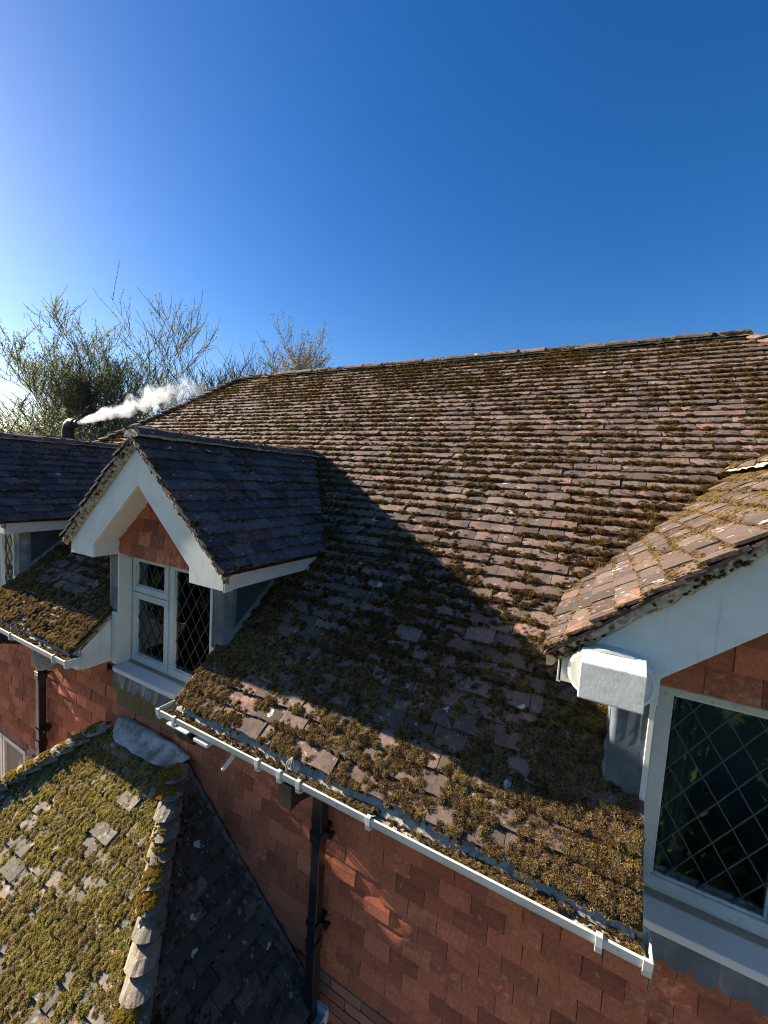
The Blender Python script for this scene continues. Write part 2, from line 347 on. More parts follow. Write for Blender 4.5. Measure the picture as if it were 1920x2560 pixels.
# ------------------------------------------------------------------ moss: instanced tufts on scattered points
def moss_protos(mat):
    out = []
    for k in range(8):
        rs = random.Random(40+k); mb = MB()
        # low cushion
        nseg = 9; rings = [(1.0, 0.0), (.85, .30), (.5, .50), (0.02, .58)]
        vs = []; tp = []; ph = [rs.uniform(.65, 1.25) for _ in range(nseg)]
        for ri, (rr, z) in enumerate(rings):
            for a in range(nseg):
                t = 2*math.pi*a/nseg; q = rr*ph[a]*rs.uniform(.85, 1.12); vs.append((q*math.cos(t), q*math.sin(t), z*rs.uniform(.6, 1.2)-.1)); tp.append(.04+.25*ri/3)
        fs = [(r*nseg+a, r*nseg+(a+1) % nseg, (r+1)*nseg+(a+1) % nseg, (r+1)*nseg+a) for r in range(3) for a in range(nseg)]
        mb.add(vs, fs, 0, tp)
        for b in range(150 if k < 5 else 110):
            t = rs.uniform(0, 2*math.pi); rr = math.sqrt(rs.random())*1.0; bx, by = rr*math.cos(t), rr*math.sin(t)
            bz = .5*(1-rr*rr)-.02; L = rs.uniform(.16, .50); lean = Vector((bx*.9+rs.uniform(-.6, .6), by*.9+rs.uniform(-.6, .6), rs.uniform(.35, 1.1))).normalized()
            side = lean.cross(Vector((rs.uniform(-1, 1), rs.uniform(-1, 1), .3))).normalized()*rs.uniform(.03, .06); p = Vector((bx, by, bz)); m = p+lean*L*.55+Vector((0, 0, .04))
            e = p+lean*L+Vector((bx*.15, by*.15, -.10*rs.random()))
            br = rs.uniform(.55, 1)
            mb.add([p-side*.5, p+side*.5, m+side, m-side, e], [(0, 1, 2, 3), (3, 2, 4)], 0, [.15, .15, .6*br, .6*br, 1*br])
        me = mb.mesh('moss_tuft', M[mat]); out.append(bpy.data.objects.new('moss_tuft', me))
    return out
GNS = {}
def scatter_group(mat):
    PROT = bpy.data.collections.new(mat+'_tufts')
    for o in moss_protos(mat): PROT.objects.link(o)
    GN = bpy.data.node_groups.new(mat+'_scatter', 'GeometryNodeTree')
    GN.interface.new_socket('Geometry', in_out='INPUT', socket_type='NodeSocketGeometry'); GN.interface.new_socket('Geometry', in_out='OUTPUT', socket_type='NodeSocketGeometry')
    gi = GN.nodes.new('NodeGroupInput'); go = GN.nodes.new('NodeGroupOutput'); ip = GN.nodes.new('GeometryNodeInstanceOnPoints')
    ci = GN.nodes.new('GeometryNodeCollectionInfo'); ci.inputs['Collection'].default_value = PROT; ci.inputs['Separate Children'].default_value = True; ci.inputs['Reset Children'].default_value = True
    GN.links.new(gi.outputs[0], ip.inputs['Points']); GN.links.new(ci.outputs[0], ip.inputs['Instance']); ip.inputs['Pick Instance'].default_value = True
    for nm, typ, sock in (('idx', 'INT', 'Instance Index'), ('rot', 'FLOAT_VECTOR', 'Rotation'), ('scl', 'FLOAT_VECTOR', 'Scale')):
        a = GN.nodes.new('GeometryNodeInputNamedAttribute'); a.data_type = typ; a.inputs[0].default_value = nm
        GN.links.new(a.outputs[0], ip.inputs[sock])
    GN.links.new(ip.outputs[0], go.inputs[0]); GNS[mat] = GN
for m_ in ('moss_brown', 'moss_strip', 'moss_green', 'moss_gold'): scatter_group(m_)
def moss_obj(name, par, pts, nrm, size, flat=1.0, label=None, mat='moss_brown'):
    n = len(pts)
    if n == 0: return
    me = bpy.data.meshes.new(name); me.from_pydata([tuple(p) for p in pts], [], [])
    rot = np.zeros((n, 3), np.float32)
    for i in range(n):
        q = Vector(nrm[i]).to_track_quat('Z', 'Y').to_matrix() @ Matrix.Rotation(rng.uniform(0, 6.28), 3, 'Z')
        rot[i] = q.to_euler()
    s = np.asarray(size)[:, None]*rng.uniform(.8, 1.25, (n, 3)); s[:, 2] *= flat
    for nm, typ, key, dat in (('idx', 'INT', 'value', rng.integers(0, 8, n)), ('rot', 'FLOAT_VECTOR', 'vector', rot), ('scl', 'FLOAT_VECTOR', 'vector', s)):
        a = me.attributes.new(nm, typ, 'POINT'); a.data.foreach_set(key, np.asarray(dat).ravel())
    o = bpy.data.objects.new(name, me); C.objects.link(o); attach(o, par)
    md = o.modifiers.new('scatter', 'NODES'); md.node_group = GNS[mat]
    return tagp(o, label, kind='stuff')
def scatter(surf, n, ulim, vlim, dens, g=.1, hi=.026, lo=.010, edge=.5, size=(.008, .02)):
    """random points on a tiled plane; edge = share hugging the tails of the courses"""
    u = rng.uniform(*ulim, n); v = rng.uniform(*vlim, n); e = rng.random(n) < edge
    k = np.floor(v/g); v = np.where(e, k*g+rng.normal(.004, .010, n), v)
    k = np.floor(v/g); fr = (v-k*g)/g
    h = hi+(lo-hi)*fr - .004
    h = np.where(e & (fr > .75), lo-.002, h)
    P = surf.p(u, v, h); d = dens(P, u, v, e); ok = rng.random(n) < d
    P = P[ok]; sz = (size[0]+(size[1]*1.25-size[0])*rng.random(n)**1.8)[ok]*(.7+.6*np.clip(d[ok], 0, 1)); sz = np.where(e[ok], sz*.8, sz)
    return P, np.repeat(surf.N[None], len(P), 0)+rng.normal(0, .18, (len(P), 3)), sz

# ------------------------------------------------------------------ shared dimensions
YW = 1.905
TM = .8; cM = 1/math.hypot(1, TM); sM = TM*cM
def zM(y): return TM*y-2.736
EY = 1.60
SM = Surf((0, EY, zM(EY)-.02), (0, cM, sM), (0, -sM, cM))
RY = 5.515; RL, RR = -6.03, 1.103
VMAX = (RY-EY)/cM
yv = lambda v: EY+v*cM
SML = Surf((0, EY, zM(EY)-.052), (0, math.cos(math.atan(TM)+.05), math.sin(math.atan(TM)+.05)), (0, -math.sin(math.atan(TM)+.05), math.cos(math.atan(TM)+.05)))
DC = [(-2.88, 'mid'), (.79, 'near'), (-5.90, 'far')]
DH = .687; TD = .87; ZD = .215; DW = .94; YT = 1.65; YB = 1.71
def zD(x, c): return ZD-TD*abs(x-c)

# ------------------------------------------------------------------ ground
mb = MB(); mb.add([(-1500, -1500, -5.6), (1500, -1500, -5.6), (1500, 1500, -5.6), (-1500, 1500, -5.6)], [(0, 1, 2, 3)])
mb.obj('ground', 'grass', kind='structure', label='green lawn far below the house walls')
mb = MB(); mb.add([(-30, -2.4, -5.59), (14, -2.4, -5.59), (14, 2.0, -5.59), (-30, 2.0, -5.59)], [(0, 1, 2, 3)]); mb.obj('bounce_sheet', 'bounce_ground', kind='structure', label='unseen pale ground sheet added to bounce light up the wall')  # added out of view to throw fill light onto the shaded walls

# ------------------------------------------------------------------ main house
H = empty('house', (-2.5, YW, -5.6), 'large tile-hung house with long mossy plain-tile roof rising to the ridge', 'house')
segs = [(-9.3, -6.52), (-5.26, -3.516), (-2.27, .24), (1.36, 4.4)]
hipL = lambda y: RL-.85*(RY-y); hipR = lambda y: RR+.85*(RY-y)
# deck under the tiles (dark) and rear slope
roof = MB()
D = .03
def mp(x, y, dz=-D): return (x, y, zM(y)-.02+dz)
e2 = 1.93
gy = [1.93+.08*i for i in range(int((RY-1.93)/.08)+1)]+[RY-.01]
for ya, yb in zip(gy[:-1], gy[1:]):
    cuts = []
    for c, _ in sorted(DC):
        q = min(.66, (ZD-zM(yb)-.03)/TD)
        if q > .02: cuts.append((c-q, c+q))
    x = hipL(ya)
    for ca, cb in cuts+[(None, None)]:
        e = ca if ca is not None else hipR(ya)
        if e > x+.01: roof.add([mp(x if x > hipL(ya)+.001 else hipL(ya), ya), mp(e if ca is not None else hipR(ya), ya), mp(e if ca is not None else hipR(yb), yb), mp(x if x > hipL(ya)+.001 else hipL(yb), yb)], [(0, 1, 2, 3)])
        x = cb
for a, b in segs: roof.add([mp(a+.01, EY+.02), mp(b-.01, EY+.02), mp(b-.01, e2), mp(a+.01, e2)], [(0, 1, 2, 3)])
roof.add([(RL, RY, 1.63), (RR, RY, 1.63), (4.4, 9.4, -1.5), (-9.3, 9.4, -1.5)], [(0, 1, 2, 3)])
roof.add([(RL, RY, 1.62), (-9.3, 9.4, -1.5), (-9.3, EY+.3, -1.5)], [(0, 1, 2)]); roof.add([(RR, RY, 1.62), (4.4, EY+.3, -1.5), (4.4, 9.4, -1.5)], [(0, 1, 2)])
ROOF = roof.obj('roof', 'under', H)
# cut deck out of dormer interiors is not needed: rooms stand in front of it
def in_dormer(P, m=.63):
    for c, _ in DC:
        if abs(P[0]-c) < m and P[1] > 1.88 and zM(P[1]) < zD(P[0], c)-.02: return True
    return False
k_low = math.ceil((1.93-EY)/cM/.1)
recs = []
rows = int(VMAX/.1)
def visible_first(P):   # parts: the tiles that show largest
    d = float(np.linalg.norm(P)); x, y = P[0], P[1]
    pen = 0
    if x > 1.0: pen = 50
    if x < -4.0: pen = 6
    return d+pen
k1 = 4
for si, (a, b) in enumerate(segs):
    pass
def ulo_low(a): return lambda v: a
tiles_low = []
NM = dict(camx=.0035, camy=.004, jit=.006, rag=.004)
quota = [0, 60, 62, 0]
for si, (a, b) in enumerate(segs):
    tiles(SML if si < 2 else SM, ROOF, 'roof_tile', 'roof', 0, k1, (lambda a: lambda v: a)(a), (lambda b: lambda v: b)(b), nmax=quota[si], own=True, seed=10+si, restname='roof_tile_field', **NM)
tiles(SM, ROOF, 'roof_tile', 'roof', k1*.1, rows-k1, lambda v: hipL(yv(v)), lambda v: hipR(yv(v)), nmax=176,
      keep=lambda P, u, v: not in_dormer(P), near=lambda P: visible_first(P)+(4 if (P[0] < -2.3 or P[0] > .3 and P[1] < 3.4) else 0), seed=20, restname='roof_tile_field', **NM)
# ridge tiles
def ridge(path_a, path_b, par, mat, name, L=.32, r=.105, flat=.75, mortar=True, seed=0, up=(0, 0, 1), own=True):
    a = Vector(path_a); b = Vector(path_b); d = b-a; n = max(1, round(d.length/L)); step = d/n; dn = d.normalized(); rs = random.Random(seed)
    S = dn.cross(Vector(up)).normalized(); Wd = S.cross(dn).normalized()
    for i in range(n):
        mb = MB(); jz = rs.uniform(-.007, .007); js = rs.uniform(-.008, .008); rr = r*rs.uniform(.95, 1.05); vs = []; K = 9
        for j, t in enumerate((.012, .35, .7, .995)):
            for rad in (rr, rr-.014):
                for k in range(K+1):
                    an = math.radians(-78+156*k/K); p = a+step*(i+t)+S*(rad*math.sin(an)+js)+Wd*((rad*math.cos(an)-r*.62)*flat+jz+.004*math.sin(j*2.1+i))
                    vs.append(p)
        K1 = K+1; fs = []
        for j in range(3):
            o = j*2*K1; q = o+2*K1
            for k in range(K): fs.append((o+k, o+k+1, q+k+1, q+k)); fs.append((o+K1+k+1, o+K1+k, q+K1+k, q+K1+k+1))
            fs.append((o, q, q+K1, o+K1)); fs.append((o+K, o+K1+K, q+K1+K, q+K))
        for o in (0, 6*K1):
            for k in range(K): fs.append((o+k, o+K1+k, o+K1+k+1, o+k+1) if o == 0 else (o+k, o+k+1, o+K1+k+1, o+K1+k))
        mb.add(vs, fs, rs.random()+1e-3); mb.obj(name, mat, par, smooth=False)
    if mortar:
        mb = MB(); K = 6; N = int(d.length/.06); vs = []
        for j in range(N+1):
            for k in range(K+1):
                an = math.radians(-86+172*k/K); p = a+d*(j/N)+S*((r-.012)*math.sin(an)*rs.uniform(.98, 1.10))+Wd*(((r-.012)*math.cos(an)-r*.62)*flat-.012*rs.random()-.004); vs.append(p)
        fs = [(j*(K+1)+k, j*(K+1)+k+1, (j+1)*(K+1)+k+1, (j+1)*(K+1)+k) for j in range(N) for k in range(K)]
        vs += [a-Wd*.06, b-Wd*.06]; nn = len(vs)
        for k in range(K): fs.append((nn-2, k+1, k)); fs.append((nn-1, N*(K+1)+k, N*(K+1)+k+1))
        mb.add(vs, fs); mb.obj('ridge_mortar', 'mortar', par)
ridge((RL-.02, RY, zM(RY)+.012), (RR+.02, RY, zM(RY)+.012), ROOF, 'roof', 'ridge_tile', seed=3, r=.10)
# bonnet hip tiles
def bonnets(a, b, par, mat, step, rad=.10, L=.17, seed=0, name='bonnet_tile', own=True, joined=False):
    a = Vector(a); b = Vector(b); d = b-a; n = int(d.length/step); dn = d.normalized(); rs = random.Random(seed)
    S = dn.cross(Vector((0, 0, 1))).normalized(); Wd = S.cross(dn).normalized(); out = []
    J = MB()
    for i in range(n):
        mb = MB(); K = 10; rings = [(0, rad*1.03, .022), (.4, rad*1.0, .014), (1, rad*.90, -.012)]; vs = []; jz = rs.uniform(-.005, .005); js = rs.uniform(-.007, .007)
        base = a+dn*(i*step+rs.uniform(-.006, .006))
        for t, rr, up in rings:
            for th in (0, .022):
                for k in range(K+1):
                    an = math.radians(-60+120*k/K); q = rr-th
                    vs.append(base+dn*(t*L+(.052*(abs(2*k/K-1)**2.0) if t == 0 else 0))+S*(q*math.sin(an)*1.08+js)+Wd*(q*math.cos(an)-rad*.66+up+jz+rs.uniform(-.003, .003)))
        K1 = K+1; fs = []
        for j in range(2):
            o = j*2*K1; q = o+2*K1
            for k in range(K): fs.append((o+k, o+k+1, q+k+1, q+k))
            fs.append((o, q, q+K1, o+K1)); fs.append((o+K, o+K1+K, q+K1+K, q+K))
        for k in range(K): fs.append((k, K1+k, K1+k+1, k+1))
        c0 = len(vs); # mortar-filled mouth, set back under the lip
        vs.append(base+dn*.004+Wd*(-.030)+S*js)
        for k in range(K+1):
            an = math.radians(-60+120*k/K); q = rad*1.06-.014; vs.append(base+dn*(.015+.052*(abs(2*k/K-1)**2.0))+S*(q*math.sin(an)*1.1+js)+Wd*(q*math.cos(an)-rad*.66+.028+jz))
        for k in range(K): fs.append((c0, c0+2+k, c0+1+k))
        rr = rs.random()+1e-3; J.add(vs, fs, rr); mb.add(vs, fs, rr)
        if not joined: mb.obj(name, mat, par, smooth=False)
        out.append(base)
    if joined: J.obj(name+'s', mat, par, kind='stuff')
    return out
hz = zM(EY)
bonnets((hipL(EY), EY, hz+.0), (RL, RY, zM(RY)), ROOF, 'roof', .131, .10, .2, seed=5, name='hip_tile')
bonnets((hipR(EY), EY, hz+.0), (RR, RY, zM(RY)), ROOF, 'roof', .131, .10, .2, seed=6, name='hip_tile')

# eave: soffit box, fascia, felt strip, verge undercloak, box end
FY = 1.645
for si, (a, b) in enumerate(segs):
    mb = MB(); mb.box((a+.02, FY, -1.655), (b-.02, FY+.02, -1.495)); mb.box((a+.02, FY+.02, -1.655), (b-.02, YW+.02, -1.64)); mb.obj('fascia_board', 'white', H, bevel=.002)
    mb = MB(); N = int((b-a)/.03); vs = []
    for i in range(N+1):
        x = a+.02+(b-a-.04)*i/N; w_ = .0025*math.sin(x*9)+random.uniform(-.0015, .0015)
        vs += [(x, FY-.008, -1.474), (x, FY-.050-w_*.3, -1.508+w_*.5), (x, FY-.066-w_, -1.532+w_*.8)]
    mb.add(vs, [(3*i+k, 3*i+3+k, 3*i+4+k, 3*i+1+k) for i in range(N) for k in range(2)]); mb.obj('eaves_felt', 'felt', H)
    for e, sgn in ((a, 1), (b, -1)):
        if e in (-9.3, 4.4): continue
        mb = MB(); x0 = e+sgn*.012; mb.prism([(x0, FY+.022, -1.66), (x0, YW+.03, -1.66), (x0, YW+.03, zM(YW+.03)-.075), (x0, FY+.022, zM(FY)-.075)], (sgn*.012, 0, 0)); mb.obj('box_end', 'white', H, bevel=.0015)
        mb = MB(); NN = 9
        for q in range(NN):
            y0 = EY+.01+q*(1.90-EY)/NN; y1 = y0+(1.90-EY)/NN*.98
            z0, z1 = zM(y0), zM(y1); dx = random.uniform(0, .006); t = random.uniform(.045, .06)
            mb.prism([(e+sgn*(.004+dx), y0, z0-.030), (e+sgn*(.004+dx), y1, z1-.030), (e+sgn*(.004+dx), y1, z1-t-.02), (e+sgn*(.004+dx), y0, z0-t-.02)], (sgn*.05, 0, 0))
        mb.obj('verge_mortar', 'mortar', H)

# walls: brick base wall + tile hanging
mb = MB(); mb.box((-9.3, YW+.055, -5.6), (4.4, YW+.25, -1.66))
mb.box((-9.3, YW+.25, -5.6), (-9.1, 9.3, -1.55)); mb.box((4.2, YW+.25, -5.6), (4.4, 9.3, -1.55)); mb.box((-9.3, 9.1, -5.6), (4.4, 9.3, -1.55))
WALL = mb.obj('wall', 'joint', H)
SW = Surf((0, YW+.014, -2.99), (0, 0, 1), (0, -1, 0))
def wkeep(P, u, v):
    x, z = P[0], P[2]
    for c, nme in DC:
        if c-.687 < x < c+.687 and z > -1.76: return False
    if -3.5 < x < -2.2 and z < -2.3-.0: return not (z < -2.25 and -3.2 < x < -2.7)
    return True
wgreen = lambda P: (-3.5 < P[0] < -2.3 and -1.98 < P[2] < -1.84)
tiles(SW, WALL, 'wall_tile', 'wall', 0, 13, lambda v: -9.3, lambda v: 4.4, g=.108, hi=.020, lo=.011, th=.0095, camx=.0035, camy=.013, keep=wkeep, jit=.005,
      near=lambda P: float(np.linalg.norm(P))+(30 if P[0] > .95 else 0)+(30 if (-3.3 < P[0] < -1.8 and P[2] < -2.45) else 0)+(3 if P[0] < -4.9 else 0), nmax=292, seed=31, green=wgreen, restname='wall_tile_field', rag=.0018, gap=.0018, rotj=.011)
# bricks below the tile hanging
def bricks(x0, x1, z0, z1, par, soldier=None, skip=None):
    k = 0; rs = random.Random(int(abs(x0)*10)); base = []
    for q in range(4):
        mb = MB(); mb.box((-.1065, -.012, -.0325), (.1065, .03, .0325)); mb.v = [(x+rs.uniform(-.0015, .0015), y, z+rs.uniform(-.001, .001)) for x, y, z in mb.v]; base.append(mb.mesh('brick', M['brick']))
    z = z1-.0375
    while z > z0:
        x = x0+(.1125 if k % 2 else 0)
        while x < x1:
            if not (skip and skip(x, z)):
                o = bpy.data.objects.new('brick', rs.choice(base)); C.objects.link(o); attach(o, par, Matrix.Translation((x, YW+.053+rs.uniform(-.001, .001), z)))
            x += .225
        z -= .075; k += 1
bricks(-1.9, 1.0, -3.7, -3.005, WALL)
wx1, wz1 = -5.23, -3.14
bricks(-6.6, -3.9, -3.75, -3.005, WALL, skip=lambda x, z: x-.11 < wx1+.004 and z > -5)
field = MB(); rs = random.Random(77); k = 0; z = -3.005-.0375
while z > -5.55:
    x = -9.2+(.1125 if k % 2 else 0)
    while x < 4.3:
        done = (z > -3.75 and (-6.75 < x < -3.8)) or (z > -3.7 and -2.05 < x < 1.1) or (-6.5 < x < wx1+.1 and z > -4.25)
        if not done:
            q = rs.uniform(-.001, .001); field.box((x-.1065, YW+.041+q, z-.0325), (x+.1065, YW+.08, z+.0325), rs.random()+1e-3)
        x += .225
    z -= .075; k += 1
field.obj('brick_field', 'brick', WALL, kind='stuff')
mb0 = MB(); mb0.box((-.0325, -.012, -.1065), (.0325, .03, .1065)); sm = mb0.mesh('brick', M['brick'])
for i in range(18):
    o = bpy.data.objects.new('brick', sm); C.objects.link(o); attach(o, WALL, Matrix.Translation((wx1-.04-.075*i, YW+.053, -3.115+.005)))

def window(par, x0, x1, z0, z1, y, casements, leads, frame_mat='upvc', wname='window', dx=.0555, dz=.0855, th=.045):
    """frame with mullions; casements: list of (xa, xb, za, zb) opening rectangles"""
    mb = MB(); t = .045; d = .06
    xs = sorted(set([c[0] for c in casements]+[c[1] for c in casements])); 
    mb.box((x0, y, z0), (x1, y+d, z0+.05)); mb.box((x0, y, z1-.04), (x1, y+d, z1)); mb.box((x0, y, z0+.05), (x0+.035, y+d, z1-.04)); mb.box((x1-.035, y, z0+.05), (x1, y+d, z1-.04))
    fr = None
    inner = [x for x in xs if x0+.05 < x < x1-.05]
    done = []
    for x in inner:
        if all(abs(x-q) > .03 for q in done): mb.box((x-.012, y+.001, z0+.05), (x+.012, y+d-.001, z1-.04)); done.append(x)
    fr = mb.obj(wname, frame_mat, par, bevel=.003)
    for (xa, xb, za, zb) in casements:
        s = .048; m = MB(); yy = y-.010
        m.box((xa, yy, za), (xb, y+.035, za+s)); m.box((xa, yy, zb-s), (xb, y+.035, zb)); m.box((xa, yy, za+s), (xa+s, y+.035, zb-s)); m.box((xb-s, yy, za+s), (xb, y+.035, zb-s))
        b = .010; m2 = MB()
        m.box((xa+s, yy+.012, za+s), (xa+s+b, y+.03, zb-s)); m.box((xb-s-b, yy+.012, za+s), (xb-s, y+.03, zb-s)); m.box((xa+s+b, yy+.012, za+s), (xb-s-b, y+.03, za+s+b)); m.box((xa+s+b, yy+.012, zb-s-b), (xb-s-b, y+.03, zb-s))
        m.obj('casement', frame_mat, fr, bevel=.003)
        ga, gb, gc, gd = xa+s+b, xb-s-b, za+s+b, zb-s-b; py = y+.012
        m = MB(); m.box((ga, py, gc), (gb, py+.004, gd)); m.obj('pane', 'glass', fr)
        if leads:
            m = MB(); k = dz/dx; W_ = gb-ga; cx, cz = (ga+gb)/2, (gc+gd)/2; 
            for sg in (1, -1):
                n = int((W_*k+gd-gc)/(2*dz))+2
                for i in range(-n, n+1):
                    c = i*2*dz  # z = cz + sg*k*(x-cx) + c
                    pts = []
                    for x in (ga, gb):
                        z = cz+sg*k*(x-cx)+c
                        if gc <= z <= gd: pts.append((x, z))
                    for z in (gc, gd):
                        x = cx+(z-cz-c)/(sg*k)
                        if ga < x < gb: pts.append((x, z))
                    if len(pts) >= 2:
                        (xa_, za_), (xb_, zb_) = sorted(pts)[0], sorted(pts)[-1]
                        if math.hypot(xa_-xb_, za_-zb_) > .01: m.bar((xa_, py-.0025-(sg+1)*.0008, za_), (xb_, py-.0025-(sg+1)*.0008, zb_), 0.0052, .003, up=(0, 1, 0))
            m.obj('lead_lattice', 'came', fr)
    return fr

def scallop_apron(par, x0, x1, ztop, zbot, y, mat='lead'):
    mb = MB(); n = round((x1-x0)/.085); w_ = (x1-x0)/n; K = 8; vs = []; cols = []
    rs = random.Random(int(x0*50))
    for i in range(n):
        for k in range(K):
            t = k/K; x = x0+(i+t)*w_; d = math.sqrt(max(0, 1-(2*t-1)**2)); cols.append((x, zbot+.034*(1-d)-rs.uniform(0, .002)))
    cols.append((x1, zbot+.034))
    for x, zb in cols:
        o = .004*math.sin(x*17)+.003*math.sin(x*41)
        vs += [(x, y-.012, ztop), (x, y-.020-o*.6, (ztop+zb)/2), (x, y-.030-o, zb), (x, y-.024-o, zb+.001)]
    m = len(cols); fs = [(4*i+k, 4*i+4+k, 4*i+5+k, 4*i+1+k) for i in range(m-1) for k in range(3)]
    mb.add(vs, [f[::-1] for f in fs]); return mb.obj('lead_apron', mat, par, smooth=False)

# lower left ground-floor window
LW = empty('window', (-5.75, YW, -4.3), 'white framed lower window in brick wall at the left edge below tile hanging', 'window')
window(LW, -6.43, wx1, -4.2, wz1-.0, YW+.045, [(-6.39, -5.83, -4.15, wz1-.03), (-5.81, wx1-.03, -4.15, wz1-.03)], False, wname='frame')
mb = MB(); mb.box((-6.6, YW+.26, -4.3), (-5.1, YW+.28, -3.0)); mb.obj('blind_panel', 'room', LW)

# ------------------------------------------------------------------ dormers
def slope_boards(c, z_off, x_in, x_out, yb, t, par):
    pass
DLAB = {'mid': 'small gabled dormer with dark tiled slope and leaded white window, middle of the roof',
        'near': 'gabled dormer at the right edge with white fascia and large leaded pane',
        'far': 'far dormer at the left edge, half out of view behind the mossy strip'}
def dormer(c, key, sides, own_sides, seed):
    t = empty('dormer', (c, YW, -1.25), DLAB[key], 'dormer', 'gabled dormers along the roof')
    cD = 1/math.hypot(1, TD); sD = TD*cD
    # cheeks, posts, gable backing, structure
    for sg in (-1, 1):
        xo = c+sg*DH; xi = xo-sg*.02
        yb_ = (zD(c+.9, c)+2.736)/TM
        mb = MB(); mb.prism([(xi, YW+.02, zM(YW)-.06), (xi, YW+.02, -.72), (xi, 2.6, -.60), (xi, 2.75, zM(2.75)-.05)], (sg*.02, 0, 0)); mb.obj('cheek', 'leadblue', t)
        # lead flashing upstand edge along the roof line
        mb = MB(); N = 26; vs = []; rs = random.Random(seed+sg)
        for i in range(N+1):
            y = YW+.0+i*(2.55-YW)/N; z = zM(y); j = rs.uniform(0, .006)
            vs += [(xo+sg*.002, y, z+.045+j), (xo+sg*(.006+j*.6), y, z+.022), (xo+sg*(.016+j), y, z+.002)]
        fs = [(3*i+k, 3*i+3+k, 3*i+4+k, 3*i+1+k) for i in range(N) for k in range(2)]
        mb.add(vs, [f if sg < 0 else f[::-1] for f in fs]); mb.obj('soaker_flashing', 'lead', t)
        # lead corner post, gently rippled
        mb = MB(); xa, xb = sorted((c+sg*.567, xo+sg*.003)); N = 10; K = 6; vs = []
        for i in range(N+1):
            z = zM(YW)-.01+(-.74-zM(YW)+.01)*i/N
            for k in range(K+1):
                x = xa+(xb-xa)*k/K; vs.append((x, YW-.006-.005*math.sin(3.1*k+i*.45+seed)*(0 < k < K), z))
            vs += [((xb if sg > 0 else xa)+sg*.001, YW+.09, z)]
        R_ = K+2
        fs = [(i*R_+k, i*R_+k+1, (i+1)*R_+k+1, (i+1)*R_+k) for i in range(N) for k in range(K)]
        fs += [(i*R_+K, i*R_+K+1, (i+1)*R_+K+1, (i+1)*R_+K) if sg > 0 else (i*R_+K+1, i*R_, (i+1)*R_, (i+1)*R_+K+1) for i in range(N)]
        mb.add(vs, fs); mb.obj('corner_post', 'lead', t, smooth=True, label='lead-wrapped corner post')
        # white reveal boards beside the window
        mb = MB(); x1_ = c+sg*.567; mb.box(tuple(min(a, b) for a, b in zip((x1_, YW-.012, -1.665), (x1_-sg*.02, 2.0, -.72))), tuple(max(a, b) for a, b in zip((x1_, YW-.012, -1.665), (x1_-sg*.02, 2.0, -.72)))); mb.obj('reveal_board', 'cream', t, bevel=.002)
        if (key, sg) != ('near', -1) or True:
            mb = MB(); xe = c+sg*.567; mb.box((min(xe+.002, xe+sg*.07), YW-.020, -1.672), (max(xe-.002, xe+sg*.07), YW+.02, zM(YW)-.02)); mb.obj('corner_board', 'cream', t, bevel=.002)
    # head above the window and gable backing
    zt = -.735
    mb = MB(); mb.prism([(c-.70, YW+.055, zt-.03), (c+.70, YW+.055, zt-.03), (c+.70, YW+.055, zD(c+.7, c)-.05), (c, YW+.055, ZD-.05), (c-.70, YW+.055, zD(c+.7, c)-.05)], (0, .10, 0)); G = mb.obj('gable_wall', 'joint', t)
    SG = Surf((c, YW+.014, zt), (0, 0, 1), (0, -1, 0))
    lim = lambda v: max(.02, min(.60 if v < .02 else 9, (ZD-.13-(zt+v))/TD))
    tiles(SG, G, 'wall_tile', 'wall', 0, 8, lambda v: -lim(v), lambda v: lim(v), g=.105, hi=.024, lo=.009, th=.011, camx=.002, camy=.006, seed=seed+50, nmax=200, rag=.0015, own=(key != 'far'))
    # sill
    mb = MB(); x0, x1 = c-.567+.0, c+.567
    mb.prism([(x0-.0, 1.855, -1.676), (x0, 2.02, -1.660), (x0, 2.02, -1.705), (x0, 1.855, -1.712)], (x1-x0, 0, 0)); mb.obj('sill', 'cream', t, bevel=.004)
    scallop_apron(t, x0-.035, x1+.035, -1.690, -1.845, YW)
    # window
    zb = -1.662; zt2 = -.725; xl, xr = x0+.02, x1-.02; xm = c-.05
    if key == 'near': cs = [(xl+.012, xm-.012, zb+.02, zt2-.03), (xm+.012, xr-.012, zb+.02, zt2-.03)]
    else: cs = [(xl+.02, xm-.008, -1.055, zt2-.022), (xl+.02, xm-.008, zb+.02, -1.062), (xm+.016, xr-.012, zb+.02, zt2-.022)]
    window(t, xl, xr, zb, zt2, 2.0, cs, True)
    # room seen through the glass
    mb = MB(); a, b, y0, y1, z0, z1 = c-.65, c+.65, 2.075, 3.15, -2.3, -.70
    vs = [(a, y0, z0), (b, y0, z0), (b, y1, z0), (a, y1, z0), (a, y0, z1), (b, y0, z1), (b, y1, z1), (a, y1, z1)]
    mb.add(vs, [(0, 1, 2, 3), (4, 7, 6, 5), (1, 5, 6, 2), (2, 6, 7, 3), (3, 7, 4, 0)]); mb.obj('room_lining', 'room', t)
    mb = MB(); mb.box((c-.56, 2.07, -1.70), (c+.56, 2.2, -1.672)); mb.obj('window_board', 'cream', t)
    # barge boards, soffit, foot boxes
    zo = .16; zi = -.152; fo = .895; fi = .567; fb = -.745
